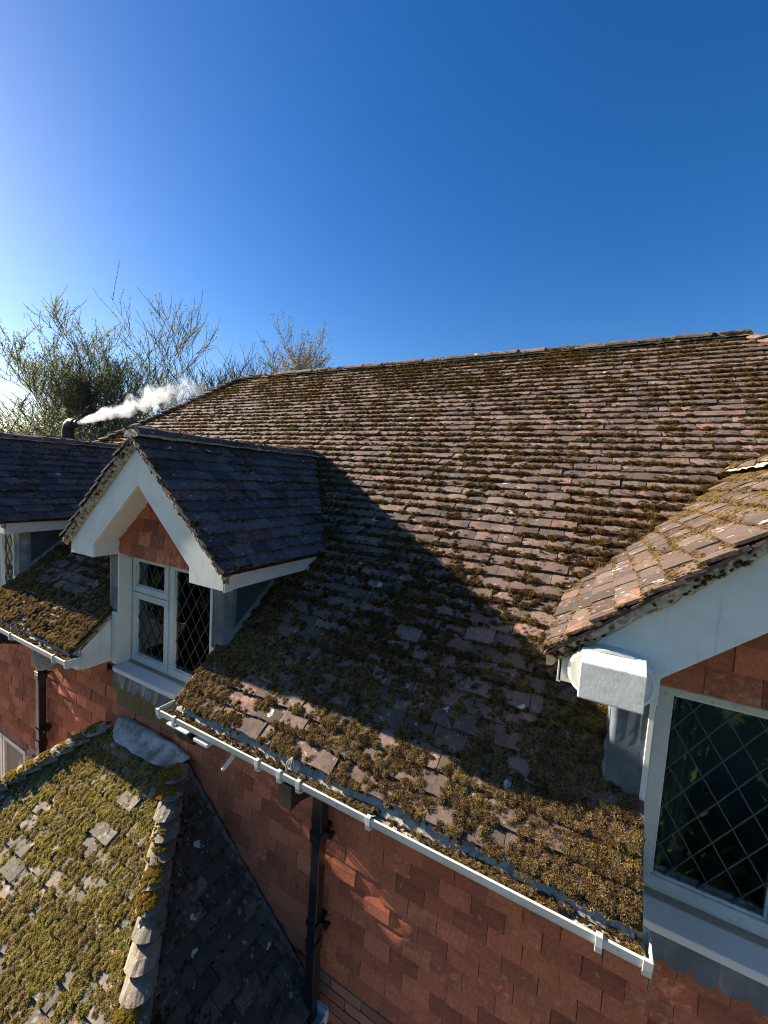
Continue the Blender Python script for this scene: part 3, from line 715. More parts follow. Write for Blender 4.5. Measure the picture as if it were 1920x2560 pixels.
    for sg in (-1, 1):
        X = lambda q: c+sg*q
        poly = [(X(0), YB, zo), (X(fo), YB, zo-TD*fo), (X(fo), YB, fb), (X(fi), YB, fb), (X(fi), YB, zi-TD*fi), (X(0), YB, zi)]
        mb = MB(); mb.prism(poly if sg > 0 else poly[::-1], (0, .026, 0)); mb.obj('barge_board', 'white', t, bevel=.0025)
        # soffit under the rake
        mb = MB(); mb.prism([(X(.0), YB+.026, zi+.02), (X(fi+.02), YB+.026, zi+.02-TD*(fi+.02)), (X(fi+.02), YB+.026, zi+.035-TD*(fi+.02)), (X(.0), YB+.026, zi+.035)], (0, YW-YB, 0)); mb.obj('soffit', 'cream', t)
        # foot box: inner face, bottom
        mb = MB(); a_, b_ = sorted((X(fi), X(fi+.012))); mb.box((a_, YB+.027, fb+.003), (b_, YW+.05, zi-TD*fi+.03)); mb.obj('box_side', 'cream', t, bevel=.0015)
        mb = MB(); a_, b_ = sorted((X(fi+.014), X(fo-.003))); mb.box((a_, YB+.027, fb+.004), (b_, 2.46, fb+.016)); mb.obj('eaves_soffit', 'white', t)
        # eaves fascia along the side
        yE = 2.52; z1 = zo-TD*fo+.0; mb = MB(); a_, b_ = sorted((X(fo-.016), X(fo)))
        mb.prism([(a_, YB+.027, fb), (a_, YB+.027, z1+.012), (a_, yE+.12, z1+.012), (a_, yE-.04, fb+.008)], (b_-a_, 0, 0)); mb.obj('fascia_board', 'upvc', t, bevel=.0015)
        mb = MB(); a_, b_ = sorted((X(fo-.01), X(fo+.004))); mb.box((a_, YB+.0, fb-.006), (b_, YB+.062, z1+.010)); mb.obj('corner_trim', 'upvc', t, bevel=.0015)
        mb = MB(); a_, b_ = sorted((X(fo-.004), X(fo+.007))); mb.prism([(a_, yE-.045, fb-.012), (a_, yE+.0, fb-.006), (a_, yE+.135, z1+.008), (a_, yE+.085, z1+.008)], (b_-a_, 0, 0)); mb.obj('end_trim', 'upvc', t, bevel=.001)
        # decks and mortared verge
        mb = MB(); mb.add([(X(0), YT+.03, ZD-.045), (X(DW-.01), YT+.03, ZD-TD*(DW-.01)-.045), (X(DW-.01), (zD(c+DW, c)+2.736)/TM, ZD-TD*(DW-.01)-.045), (X(0), (ZD+2.736)/TM, ZD-.045)], [(0, 1, 2, 3)]); RS = mb.obj('roof_slope', 'under', t)
        rs = random.Random(seed*3+sg); mb = MB(); N = 46; vs = []
        for i in range(N+1):
            q = DW*i/N; zz = ZD-TD*q
            j1, j2, j3, j4 = [rs.uniform(-.007, .007) for _ in range(4)]
            vs += [(X(q), YT+.016+j1, zz-.030), (X(q), YT+.020+j3, zz-.068+j1), (X(q), YB-.006+j2*.4, zz-.098+j4), (X(q), YB-.002, zz-.036)]
        fs = [(4*i+k, 4*i+4+k, 4*i+4+(k+1) % 4, 4*i+(k+1) % 4) for i in range(N) for k in range(4)]+[(4*N, 4*N+1, 4*N+2, 4*N+3)]
        mb.add(vs, [f if sg > 0 else f[::-1] for f in fs]); mb.obj('verge_mortar', 'mortar', t)
        S0 = (X(DW), ZD-TD*DW)
        if sg in own_sides:
            uc = MB(); uc.box((-.052, 0, 0), (.052, .06, .011)); uv = []
            for q_ in range(4):
                m_ = MB(); m_.v = [(x_+rs.uniform(-.003, .003), y_+(rs.uniform(-.006, .006) if y_ == 0 else 0), z_+rs.uniform(-.001, .001)) for x_, y_, z_ in uc.v]; m_.f = uc.f; m_.r = [0]*8; m_.tip = [0]*8; uv.append(m_.mesh('undercloak_tile', M['verge_tile']))
            for q_ in range(12):
                qq = DW-(.05+.107*q_)*cD
                if qq < .02: break
                o = bpy.data.objects.new('undercloak_tile', rs.choice(uv)); C.objects.link(o); attach(o, t, Matrix.Translation((X(qq), YT+.004+rs.uniform(-.005, .004), ZD-TD*qq-.036)) @ Matrix.Rotation(sg*math.atan(TD), 4, 'Y'))
        # tiles
        Vv = (-sg*cD, 0, sD); Nn = (sg*sD, 0, cD)
        S = Surf((X(DW), 0, ZD-TD*DW-.02), Vv, Nn); Lmax = DW/cD
        zv = lambda v: ZD-TD*DW+v*sD
        yend = lambda v: (zv(v)+2.736)/TM+.02
        if sg > 0: lo_, hi_ = (lambda v: YT), yend
        else: lo_, hi_ = (lambda v: -yend(v)), (lambda v: -YT)
        tiles(S, RS, 'roof_tile', 'nroof' if (key == 'near') else 'droof', 0, int(Lmax/.1), lo_, hi_, nmax=200, own=(sg in own_sides), seed=seed+sg, jit=.009, rag=.004, rotj=.014, restname='roof_tile_field')
        # moss on this slope
        def dn(P, u, v, e):
            n = fbm(P, 3.2); y = P[:, 1]; verge = np.exp(-((y-YT)/.05)**2); val = np.exp(-np.maximum(0, ((P[:, 2]+2.736)/TM-y))/.10)
            b = .30 if key != 'near' else .55
            d = np.clip((n-.50)*5, 0, 1)*b*1.8+verge*.7+val*.75+e*(.30 if key != 'near' else .62)
            return np.where(y < (P[:, 2]+2.736)/TM+.03, d, 0)
        nn = (9000 if key != 'near' else 26000) if sg in own_sides else 1500
        ul = (YT, 3.7) if sg > 0 else (-3.7, -YT)
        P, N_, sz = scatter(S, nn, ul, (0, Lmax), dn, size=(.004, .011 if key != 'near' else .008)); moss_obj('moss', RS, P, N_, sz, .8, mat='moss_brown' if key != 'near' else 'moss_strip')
    ridge((c, YT+.01, ZD+.012), (c, (ZD+2.736)/TM+.02, ZD+.012), t, 'nroof' if key == 'near' else 'droof', 'ridge_tile', L=.33, r=.095, flat=.62, seed=seed)
    n = 700 if key == 'near' else 350; yy_ = rng.uniform(YT, 3.75, n); a_ = rng.uniform(-1.3, 1.3, n); P = np.stack([c+.095*np.sin(a_), yy_, ZD+.012+.062*(np.cos(a_)-.6)], 1); kk_ = fbm(P, 6) > .46
    moss_obj('moss', t, P[kk_], np.stack([np.sin(a_), 0*a_, np.cos(a_)], 1)[kk_], rng.uniform(.005, .014, int(kk_.sum())), .8, mat='moss_strip' if key == 'near' else 'moss_brown')
    # rough moss along the rake
    n = 2600; q = rng.uniform(0, DW, n); sgs = rng.choice([-1, 1], n); P = np.stack([c+sgs*q, YT+.02+np.abs(rng.normal(0, .022, n)), ZD-TD*q-.02-rng.uniform(-.01, .055, n)], 1)
    keepm = fbm(P, 9) > .42
    moss_obj('moss', t, P[keepm], np.array([(0, -1, .3)]*int(keepm.sum()))+rng.normal(0, .3, (int(keepm.sum()), 3)), rng.uniform(.005, .012, int(keepm.sum())), .8)
    return t
D_mid = dormer(DC[0][0], 'mid', (1, -1), (1,), 101)
D_near = dormer(DC[1][0], 'near', (1, -1), (-1,), 102)
D_far = dormer(DC[2][0], 'far', (1, -1), (1,), 103)
# valley and cheek moss is part of the main field below

# ------------------------------------------------------------------ moss on the main roof
def dmain(P, u, v, e):
    x, y = P[:, 0], P[:, 1]; n = fbm(P, 1.6); n2 = .22*fbm(P+7, 5.0)+.40*fbm(P+3, 14.)+.38*fbm(P+1, 32.); n2 = .5+(n2-.5)*1.75
    low = np.clip(1-(y-EY)/.75, 0, 1)            # dense by the eaves
    d = np.clip((n-.47)*3.2+(n2-.52)*9, 0, 1)*.42
    d = d+low*np.clip((n2-.50)*10, 0, 1)*.85
    shadowy = np.exp(-((x+1.3)/1.3)**2-((y-2.2)/.7)**2)*np.clip((n2-.43)*8, 0, 1)*.75
    d = d+shadowy+e*np.clip(.44+(n-.45)*2.2+(n2-.5)*4.5, .08, .95)
    for c, _ in DC:
        q = np.abs(x-c); yvly = (ZD-TD*q+2.736)/TM; s = np.exp(-np.maximum(0, y-yvly)/.13)*(q < .98)*(q > .0)
        d = d+s*.65+np.exp(-np.abs(q-DH-.05)/.05)*(y < 2.7)*(y > 1.9)*.4
        d = np.where((q < .66) & (zM(y) < ZD-TD*q-.03) & (y > 1.9), 0, d)
    near_ridge = np.exp(-(RY-y)/.25)*np.clip((n-.40)*4, 0, 1)*.8
    d = d+near_ridge
    hl = RL-.85*(RY-y); d = d+np.exp(-np.abs(x-hl)/.25)*np.clip((n2-.4)*5, 0, 1)*.8
    ok = (x > hl) & (x < RR+.85*(RY-y))
    m = np.zeros(len(x), bool)
    for a, b in segs: m |= (x > a+.01) & (x < b-.01)
    ok &= (y > 1.93) | m
    return np.where(ok, d, 0)
P1 = scatter(SM, 290000, (-8.0, 1.2), (.6, VMAX-.03), dmain, size=(.006, .0155), edge=.66)
P2 = scatter(SM, 64000, (-5.6, .24), (0, .75), dmain, size=(.005, .0120), edge=.30)
P3 = scatter(SM, 9000, (1.1, 4.3), (0, VMAX), lambda *a: dmain(*a)*.5, size=(.012, .022))
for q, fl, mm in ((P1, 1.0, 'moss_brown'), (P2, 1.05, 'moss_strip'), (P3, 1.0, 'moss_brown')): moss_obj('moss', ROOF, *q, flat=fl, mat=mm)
n = 3200; x = rng.uniform(RL, RR, n); a = rng.uniform(-1.2, .6, n); P = np.stack([x, RY+.095*np.sin(a), zM(RY)+.004+.072*(np.cos(a)-.62)], 1); k = fbm(P, 2.5) > .44
moss_obj('moss', ROOF, P[k], np.stack([0*a, np.sin(a), np.cos(a)], 1)[k], rng.uniform(.008, .018, k.sum()), .7)
k2 = (fbm(P+9, 1.5) > .54); moss_obj('moss', ROOF, P[k2], np.stack([0*a, np.sin(a), np.cos(a)], 1)[k2], rng.uniform(.007, .015, k2.sum()), .8, mat='moss_gold')
P = scatter(SM, 16000, (RL-1.2, RR), (VMAX-1.0, VMAX-.02), lambda P, u, v, e: np.where(P[:, 0] > RL-.85*(RY-P[:, 1]), np.clip((fbm(P+5, 1.3)-.53)*6, 0, 1)*np.exp(-(RY-P[:, 1])/.35)*1.2+np.exp(-np.abs(P[:, 0]-RL+.5*(RY-P[:, 1]))/.3)*.5*(fbm(P, 5) > .5), 0), size=(.006, .014)); moss_obj('moss', ROOF, *P, flat=.8, mat='moss_gold')

# ------------------------------------------------------------------ gutters
def gutter(x0, x1, label, clips, open_left=False):
    yo, yi, zt, zb = 1.515, 1.632, -1.507, -1.564
    t = empty('gutter', ((x0+x1)/2, 1.57, zb), label, 'gutter', 'white plastic eaves gutters')
    prof = [(yi, zt+.006), (yi-.002, zb+.006), (yi-.012, zb), (yo+.026, zb), (yo+.010, zb+.012), (yo+.003, zt-.030), (yo, zt-.006), (yo-.003, zt), (yo+.006, zt+.002), (yo+.0075, zt-.02), (yo+.015, zb+.016), (yo+.030, zb+.005), (yi-.014, zb+.005), (yi-.006, zb+.012), (yi-.006, zt+.006)]
    mb = MB(); mb.prism([(x0, y, z) for y, z in prof], (x1-x0, 0, 0)); tr = mb.obj('trough', 'upvc', t)
    for e, sg in ((x0, -1), (x1, 1)):
        mb = MB(); xa, xb = sorted((e, e+sg*.006)); xc, xd = sorted((e-sg*.022, e+sg*.006))
        mb.prism([(xa, yo-.004, zt+.003), (xa, yi, zt+.003), (xa, yi, zb-.003), (xa, yo+.018, zb-.004), (xa, yo+.003, zb+.012)], (xb-xa, 0, 0))
        mb.prism([(xc, yo-.007, zt+.006), (xc, yo+.006, zt+.006), (xc, yo+.006, zt-.01), (xc, yo+.012, zb+.004), (xc, yo+.026, zb-.004), (xc, yo+.004, zb-.002), (xc, yo-.004, zt-.03)], (xd-xc, 0, 0)); mb.obj('end_cap', 'upvc', t, bevel=.001)
    for cx in clips:
        mb = MB(); w2 = .011; mb.prism([(cx-w2, yo-.009, zt+.007), (cx-w2, yo+.010, zt+.009), (cx-w2, yo+.008, zt-.002), (cx-w2, yo-.001, zt-.004), (cx-w2, yo+.001, zb+.006), (cx-w2, yo+.024, zb-.002), (cx-w2, yi, zb-.002), (cx-w2, yi, zb-.008), (cx-w2, yo+.018, zb-.009), (cx-w2, yo-.006, zb+.002), (cx-w2, yo-.010, zt-.03)], (2*w2, 0, 0)); mb.obj('bracket', 'upvc', t, bevel=.001)
    # debris and moss lying in the trough
    L = x1-x0; n = int(L*760); x = rng.uniform(x0+.05, x1-.02, n); y = rng.uniform(yo+.012, yi-.02, n); hump = .012+.030*fbm(np.stack([x, y, 0*x], 1), 7)
    P = np.stack([x, y, zb+.012+hump], 1); k = rng.random(n) < np.clip((fbm(P, 4)-.30)*4, 0, 1)
    mb = MB(); N = int(L/.03); vs = []
    for i in range(N+1):
        xx = x0+.01+(L-.02)*i/N
        for j in range(5): vs.append((xx, yo+.012+(yi-yo-.02)*j/4, zb+.014+.026*float(fbm(np.array([[xx, j*.03, 0]]), 9)[0])))
    mb.add(vs, [(i*5+j, i*5+5+j, i*5+6+j, i*5+1+j) for i in range(N) for j in range(4)]); mb.obj('silt', M['mortar'], t)
    moss_obj('moss', t, P[k], np.array([(0, 0, 1.)]*k.sum())+rng.normal(0, .3, (k.sum(), 3)), rng.uniform(.005, .012, k.sum()), 1., mat='moss_strip')
    return t
g1 = gutter(-2.325, .262, 'long white plastic gutter full of moss below the main roof, above the orange tiles', [-2.16, -1.476, -.80, .113, -1.20, -1.325])
g2 = gutter(-5.25, -3.44, 'short white gutter with debris at the left edge beyond the middle dormer', [-3.62, -4.36, -5.0])
mb = MB(); mb.tube([(-1.70, 1.56, -1.56), (-1.70, 1.555, -1.60), (-1.745, 1.53, -1.675)], .012, 12); mb.obj('overflow_pipe', 'upvc', g1)
# wider joint union under the trough
mb = MB(); mb.box((-1.98, 1.512, -1.586), (-1.86, 1.63, -1.567)); mb.obj('union', 'upvc', g1, bevel=.003)

# leaf guard
t = MB()
for k in range(11):
    a = 2*math.pi*k/11; ph = [(-1.293+.034*math.cos(a)*r_, 1.575+.034*math.sin(a)*r_, -1.540+h) for r_, h in ((.5, -.02), (.95, .015), (1.0, .045), (.7, .07), (.12, .082))]
    t.tube(ph, .0014, 5)
t.tube([(-1.293, 1.575, -1.46), (-1.293, 1.575, -1.452)], .006, 8)
o = t.obj('leaf_guard', 'upvc'); tagp(o, 'grey wire balloon leaf guard standing in the gutter above the near downpipe', 'leaf guard')

# downpipes (square section)
def downpipe(x, xo, label, y=1.834, zend=-5.6, horn=True):
    t = empty('downpipe', (x, y, zend), label, 'downpipe', 'black square downpipes on the tiled wall')
    s = .034
    mb = MB(); mb.box((x-s, y-s, -2.105), (x+s, y+s, -1.70)); mb.obj('upper_pipe', 'black', t, bevel=.004)
    mb = MB(); mb.box((x-s+.003, y-s+.003, zend), (x+s-.003, y+s-.003, -2.09)); mb.obj('lower_pipe', 'black', t, bevel=.004)
    mb = MB(); mb.box((x-s-.005, y-s-.005, -2.115), (x+s+.005, y+s+.005, -2.06)); mb.obj('collar', 'black', t, bevel=.002)
    mb = MB(); mb.box((x-s-.003, y-s-.003, -2.80), (x+s+.003, y+s+.003, -2.73)); mb.obj('collar', 'black', t, bevel=.002)
    mb = MB(); mb.box((xo-.045, 1.535, -1.70), (xo+.045, 1.625, -1.575)); mb.obj('outlet_box', 'black', t, bevel=.003)
    mb = MB(); P = [(xo, 1.58, -1.665), (x, y, -1.745)]; mb.bar(P[0], P[1], .066, .066); mb.box((x-s-.004, y-s-.004, -1.80), (x+s+.004, y+s+.004, -1.70)); mb.obj('offset_arm', 'black', t, bevel=.003)
    for zc in (-2.05, -2.62):
        mb = MB(); mb.box((x-s-.006, y-s-.004, zc-.014), (x+s+.006, y+s+.05, zc+.014)); mb.box((x+s+.004, y+.0, zc-.010), (x+s+.042, y+.03, zc+.010)); mb.tube([(x+s+.045, y-.012, zc), (x+s+.045, y+.035, zc)], .012, 10); mb.obj('wall_bracket', 'black', t, bevel=.001)
    return t
downpipe(-1.285, -1.30, 'black square downpipe descending the orange tiles beside the mossy porch roof')
downpipe(-4.62, -4.74, 'black square downpipe at far left with a rounded grey nest beside its top')

# nest
mb = MB(); N, K = 12, 16; vs = []; rs = random.Random(4)
for i in range(N+1):
    a = math.pi*.5*i/N
    z = -1.66-.235*math.sin(a); r = .125*math.cos(a)**.55 if i < N else .004
    for k in range(K):
        t_ = 2*math.pi*k/K; q = r*(1+.05*math.sin(5*t_+i*1.3)+rs.uniform(-.03, .03)) ; vs.append((-4.29+q*math.cos(t_), 1.76+q*.95*math.sin(t_), z+.010*math.sin(3*t_+i)))
mb.add(vs, [(i*K+k, i*K+(k+1) % K, (i+1)*K+(k+1) % K, (i+1)*K+k)[::-1] for i in range(N) for k in range(K)])
o = mb.obj('nest', 'nest', smooth=True); tagp(o, 'rounded grey-green papery nest under the left gutter beside the black downpipe', 'nest')

# floodlight
FL = empty('floodlight', (-2.22, 1.85, -1.72), 'small wall floodlight tilted down under the left end of the long gutter', 'floodlight')
a = Vector((-2.345, 1.60, -1.655)); b = Vector((-2.165, 1.60, -1.655)); dn_ = Vector((0, .045, -.105)).normalized(); th = Vector((0, .9, .39)).normalized()
def slab(name, mat, x0, x1, y0, z0, L, T, bevel=.002, par=FL):
    mb = MB(); p0 = Vector((x0, y0, z0)); mb.prism([p0, p0+dn_*L, p0+dn_*L+th*T, p0+th*T], (x1-x0, 0, 0)); return mb.obj(name, mat, par, bevel=bevel)
slab('housing', 'black', -2.35, -2.16, 1.615, -1.662, .115, .05)
slab('glass_front', 'glass', -2.34, -2.17, 1.6125, -1.668, .10, .002)
slab('reflector', 'upvc', -2.338, -2.172, 1.6142, -1.668, .10, .0006, bevel=0)
mb = MB(); mb.box((-2.355, 1.598, -1.661), (-2.155, 1.66, -1.650)); mb.obj('hood', 'upvc', FL, bevel=.002)
mb = MB(); mb.tube([(-2.20, 1.66, -1.69), (-2.19, 1.76, -1.72), (-2.18, 1.90, -1.70)], .009, 8); mb.tube([(-2.30, 1.66, -1.69), (-2.25, 1.76, -1.72), (-2.19, 1.90, -1.71)], .006, 8); mb.box((-2.22, 1.875, -1.75), (-2.14, 1.91, -1.66)); mb.obj('mounting_arm', 'black', FL)

# vent cowl on the foot of the near dormer
V = empty('vent_cowl', (.07, YB, -.75), 'white painted hooded vent on the foot of the near dormer fascia', 'vent')
def squircle(cx, cz, rx, rz, n=28, p=2.6, tilt=0):
    out = []
    for k in range(n):
        a_ = 2*math.pi*k/n; x = rx*abs(math.cos(a_))**(2/p)*math.copysign(1, math.cos(a_)); z = rz*abs(math.sin(a_))**(2/p)*math.copysign(1, math.sin(a_)); out.append((cx+x, cz+z))
    return out
o1 = squircle(.068, -.664, .140, .100, p=2.3); o2 = squircle(.068, -.664, .130, .090, p=2.3); n = len(o1)
mb = MB(); vs = []
for y_, q in ((YB-.002, o1), (YB-.058, o1), (YB-.060, o2), (YB-.012, o2)): vs += [(x, y_, z) for x, z in q]
fs = [(j*n+k, j*n+(k+1) % n, (j+1)*n+(k+1) % n, (j+1)*n+k) for j in range(3) for k in range(n)]
mb.add(vs, fs+[tuple(range(n))]); mb.obj('collar', 'white', V, smooth=False)
mb = MB(); mb.add([(x, YB-.056, z) for x, z in o2], [tuple(range(n))[::-1]]); mb.obj('face_plate', 'white', V)
mb = MB(); mb.prism([(-.030, 1.66, -.572), (-.030, 1.600, -.608), (-.030, 1.595, -.738), (-.030, 1.655, -.764)], (.204, 0, 0)); mb.obj('hood', 'whitedirty', V, bevel=.004, label='flaking painted square hood')

# ------------------------------------------------------------------ porch roof
PR = empty('porch', (-2.97, .6, -5.6), 'low hipped porch roof thick with yellow-green moss beside the downpipe', 'porch')
TP = .8; PX0, PX1 = -3.35, -2.60; PY = 1.87; PZ = -2.12; RUN = 1.32
deck = MB(); zE = PZ-TP*RUN; dd = -.035
def pp(x, y, z): return (x, y, z+dd-.02)
A, B = (PX0, PY, PZ), (PX1, PY, PZ); Ef = (PX0-RUN, PY-RUN, zE); Eg = (PX1+RUN, PY-RUN, zE); Wl = (PX0-RUN, 1.93, zE); Wr = (PX1+RUN, 1.93, zE); A2 = (PX0, 1.93, PZ); B2 = (PX1, 1.93, PZ)
deck.add([pp(*q) for q in (A, B, Ef, Eg, Wl, Wr, A2, B2)], [(2, 3, 1, 0), (3, 5, 7, 1), (4, 2, 0, 6), (0, 1, 7, 6)]); PD = deck.obj('roof', 'under', PR)
SPf = Surf((0, PY-RUN, zE-.02), (0, cM, sM), (0, -sM, cM)); SPr = Surf((PX1+RUN, 0, zE-.02), (-cM, 0, sM), (sM, 0, cM)); SPl = Surf((PX0-RUN, 0, zE-.02), (cM, 0, sM), (-sM, 0, cM))
PL = RUN/cM; NPR = int(PL/.1)
PK = dict(hi=.030, lo=.011, th=.014, camx=.004, camy=.005, jit=.008, rag=.004)
tiles(SPf, PD, 'roof_tile', 'porch', 0, NPR, lambda v: PX0-RUN+v*cM, lambda v: PX1+RUN-v*cM, nmax=200, near=lambda P: np.linalg.norm(P)+(20 if P[1] < .75 else 0), seed=61, restname='roof_tile_field', **PK)
tiles(SPr, PD, 'roof_tile', 'porch_shaded', 0, NPR, lambda v: PY-RUN+v*cM, lambda v: 1.90, nmax=90, near=lambda P: np.linalg.norm(P)+(20 if P[1] < .8 else 0), seed=62, restname='roof_tile_field', **PK)
tiles(SPl, PD, 'roof_tile', 'porch', 0, NPR, lambda v: -1.90, lambda v: -(PY-RUN+v*cM), own=False, nmax=0, seed=63, restname='roof_tile_field', **PK)
bR = bonnets((PX1+RUN, PY-RUN, zE+.02), (PX1+.02, PY-.02, PZ+.02), PD, 'bonnet', .112, .088, .155, seed=8)
bL = bonnets((PX0-RUN, PY-RUN, zE+.02), (PX0-.02, PY-.02, PZ+.02), PD, 'bonnet', .125, .088, .17, seed=9)
# lead saddle on the short ridge
mb = MB(); N, K = 26, 9; vs = []; rs = random.Random(2)
for i in range(N+1):
    t_ = i/N; x = PX0-.03+(PX1+.15-PX0)*t_; e_ = 1-abs(2*t_-1)**5; sag = max(0, t_-.80)*.16+max(0, .1-t_)*.3
    for k in range(K+1):
        q = k/K; y = 1.895-(.04+.115*e_)*q; z = PZ+.038-sag-max(0, (1.855-y))*TP*.92+.018*math.exp(-((y-1.86)/.03)**2)+.004*math.sin(t_*17+k*.8)+.004*math.sin(t_*5-k)
        vs.append((x+.012*math.sin(k*1.1), y+.006*math.sin(t_*23)*(k == K), z+rs.uniform(-.001, .001)))
mb.add(vs, [(i*(K+1)+k, (i+1)*(K+1)+k, (i+1)*(K+1)+k+1, i*(K+1)+k+1) for i in range(N) for k in range(K)]); mb.obj('lead_saddle', 'leadpale', PD, smooth=True)
# mortar fillet where the right slope meets the wall tiles
mb = MB(); N = 40; vs = []
for i in range(N+1):
    x = PX1-.05+(RUN+.03)*i/N; z = PZ-TP*max(0, x-PX1); j = rs.uniform(-.005, .005); vs += [(x, 1.886, z+.016+j), (x, 1.862+j, z+.002), (x, 1.86, z-.03)]
mb.add(vs, [(3*i+k, 3*i+1+k, 3*i+4+k, 3*i+3+k) for i in range(N) for k in range(2)]); mb.obj('fillet', 'greymortar', PR)
mb = MB(); mb.box((PX0-RUN+.2, PY-RUN+.2, -5.6), (PX1+RUN-.2, PY-RUN+.4, zE-.05)); mb.box((PX0-RUN+.2, PY-RUN+.4, -5.6), (PX0-RUN+.4, 1.95, zE-.05)); mb.box((PX1+RUN-.4, PY-RUN+.4, -5.6), (PX1+RUN-.2, 1.95, zE-.05)); mb.obj('wall', 'brick', PR)
xg = PX1+RUN; mb = MB(); prof = [(xg-.02, zE-.02), (xg-.02, zE-.09), (xg+.07, zE-.09), (xg+.09, zE-.03), (xg+.082, zE-.03), (xg+.064, zE-.083), (xg-.012, zE-.083), (xg-.012, zE-.02)]
mb.prism([(x, PY-RUN, z) for x, z in prof], (0, 1.88-(PY-RUN), 0)); mb.obj('gutter_trough', 'upvc', PR)
mb = MB(); mb.box((xg-.022, 1.86, zE-.094), (xg+.094, 1.885, zE-.01)); mb.obj('gutter_end', 'upvc', PR, bevel=.003)
mb = MB(); mb.box((xg-.05, PY-RUN-.0, zE-.20), (xg-.03, 1.93, zE-.04)); mb.obj('fascia_board', 'white', PR)

def dporch(P, u, v, e):
    n = fbm(P, 3.2); n2 = .5*fbm(P+3, 12)+.5*fbm(P+1, 30); n2 = .5+(n2-.5)*1.3; y = P[:, 1]; x = P[:, 0]
    hx = PX1+(PY-y); hl = PX0-(PY-y)
    bare = np.clip((1.05-y)/.35, 0, 1)*np.clip((n2-.25)*3, .2, 1)+np.exp(-(hx-x)/.10)*.5
    d = np.clip(.98+(n-.47)*2-bare*.95+(n2-.5)*4.5, 0, 1)
    return np.where((x < hx-.06) & (x > hl+.05), d, 0)
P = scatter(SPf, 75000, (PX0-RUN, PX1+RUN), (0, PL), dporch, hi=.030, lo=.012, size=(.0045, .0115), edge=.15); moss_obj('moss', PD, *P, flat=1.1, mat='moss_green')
def dpr(P, u, v, e):
    n = fbm(P, 2.6); return np.clip((n-.40)*3+(1.35-P[:, 1])*.9, 0, 1)*.8*(P[:, 1] > PY-(P[:, 0]-PX1)+.08)+.12*e*(P[:, 1] > PY-(P[:, 0]-PX1)+.08)
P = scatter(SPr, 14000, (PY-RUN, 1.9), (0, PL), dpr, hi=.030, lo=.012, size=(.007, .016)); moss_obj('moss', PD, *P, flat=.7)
pts = []
for lst, sidex in ((bR, 1), (bL, -1)):
    for i, b_ in enumerate(lst):
        amt = [0, 30, 46, 60, 0, 0, 0, 58, 0, 0, 0, 40, 46, 10, 10][i % 15] if sidex > 0 else [10, 8, 24, 12, 6, 20, 10, 14, 30, 30, 30, 30, 30][i % 13]
        dn2 = Vector((-sidex, 1, TP*1.0)).normalized(); S2 = dn2.cross(Vector((0, 0, 1))).normalized()
        for _ in range(amt*3):
            u_ = random.uniform(-.085, .03) if sidex > 0 else random.uniform(-.07, .07); l_ = random.uniform(.0, .11)
            pts.append(Vector(b_)+dn2*l_+S2*(-u_ if False else u_)+Vector((0, 0, 1))*(math.sqrt(max(0, .098**2-u_*u_))*.98-.035-l_*.12))
fl = []
for b_ in bR:
    for _ in range(70):
        u_ = random.uniform(.065, .11); l_ = random.uniform(-.01, .11); dn2 = Vector((-1, 1, TP)).normalized(); S2 = dn2.cross(Vector((0, 0, 1))).normalized()
        q_ = Vector(b_)+dn2*l_-S2*u_; q_.z = PZ-TP*(PY-q_.y)+random.uniform(.0, .02)
        if q_.x < PX1+(PY-q_.y)-.045: fl.append(q_)
fl = np.array(fl); kf = fbm(fl, 11) > .44
moss_obj('moss', PD, fl[kf], np.array([(-.2, -.4, 1.)]*int(kf.sum()))+rng.normal(0, .3, (int(kf.sum()), 3)), rng.uniform(.005, .012, int(kf.sum())), 1.1, mat='moss_green')
pts = np.array(pts); moss_obj('moss', PD, pts, np.array([(0, -.1, 1.)]*len(pts))+rng.normal(0, .3, (len(pts), 3)), rng.uniform(.006, .012, len(pts)), 1.1, mat='moss_gold')

# ------------------------------------------------------------------ flue and steam
F = empty('flue', (-7.15, 3.2, -.2), 'black boiler flue with elbow above the far dormer ridge, blowing steam', 'flue')
mb = MB(); mb.tube([(-7.15, 3.2, -.35), (-7.15, 3.2, .36)], .074, 20); mb.obj('pipe', 'flue', F, smooth=False)
mb = MB(); mb.tube([(-7.15, 3.2, .30), (-7.15, 3.2, .335)], .083, 20); mb.obj('collar', 'flue', F)
ppth = [(-7.15, 3.2, .36)]+[(-7.15+.13*(1-math.cos(a_)), 3.2, .40+.13*math.sin(a_)) for a_ in [math.radians(k) for k in (0, 22, 45, 68, 90)]]+[(-6.94, 3.2, .53)]
mb = MB(); mb.tube(ppth, [.078]*5+[.080, .064], 20); mb.obj('elbow', 'flue', F)
mb = MB(); mb.tube([(-6.95, 3.2, .53), (-6.87, 3.2, .53)], [.048, .048], 20); mb.obj('nozzle', 'flue', F)
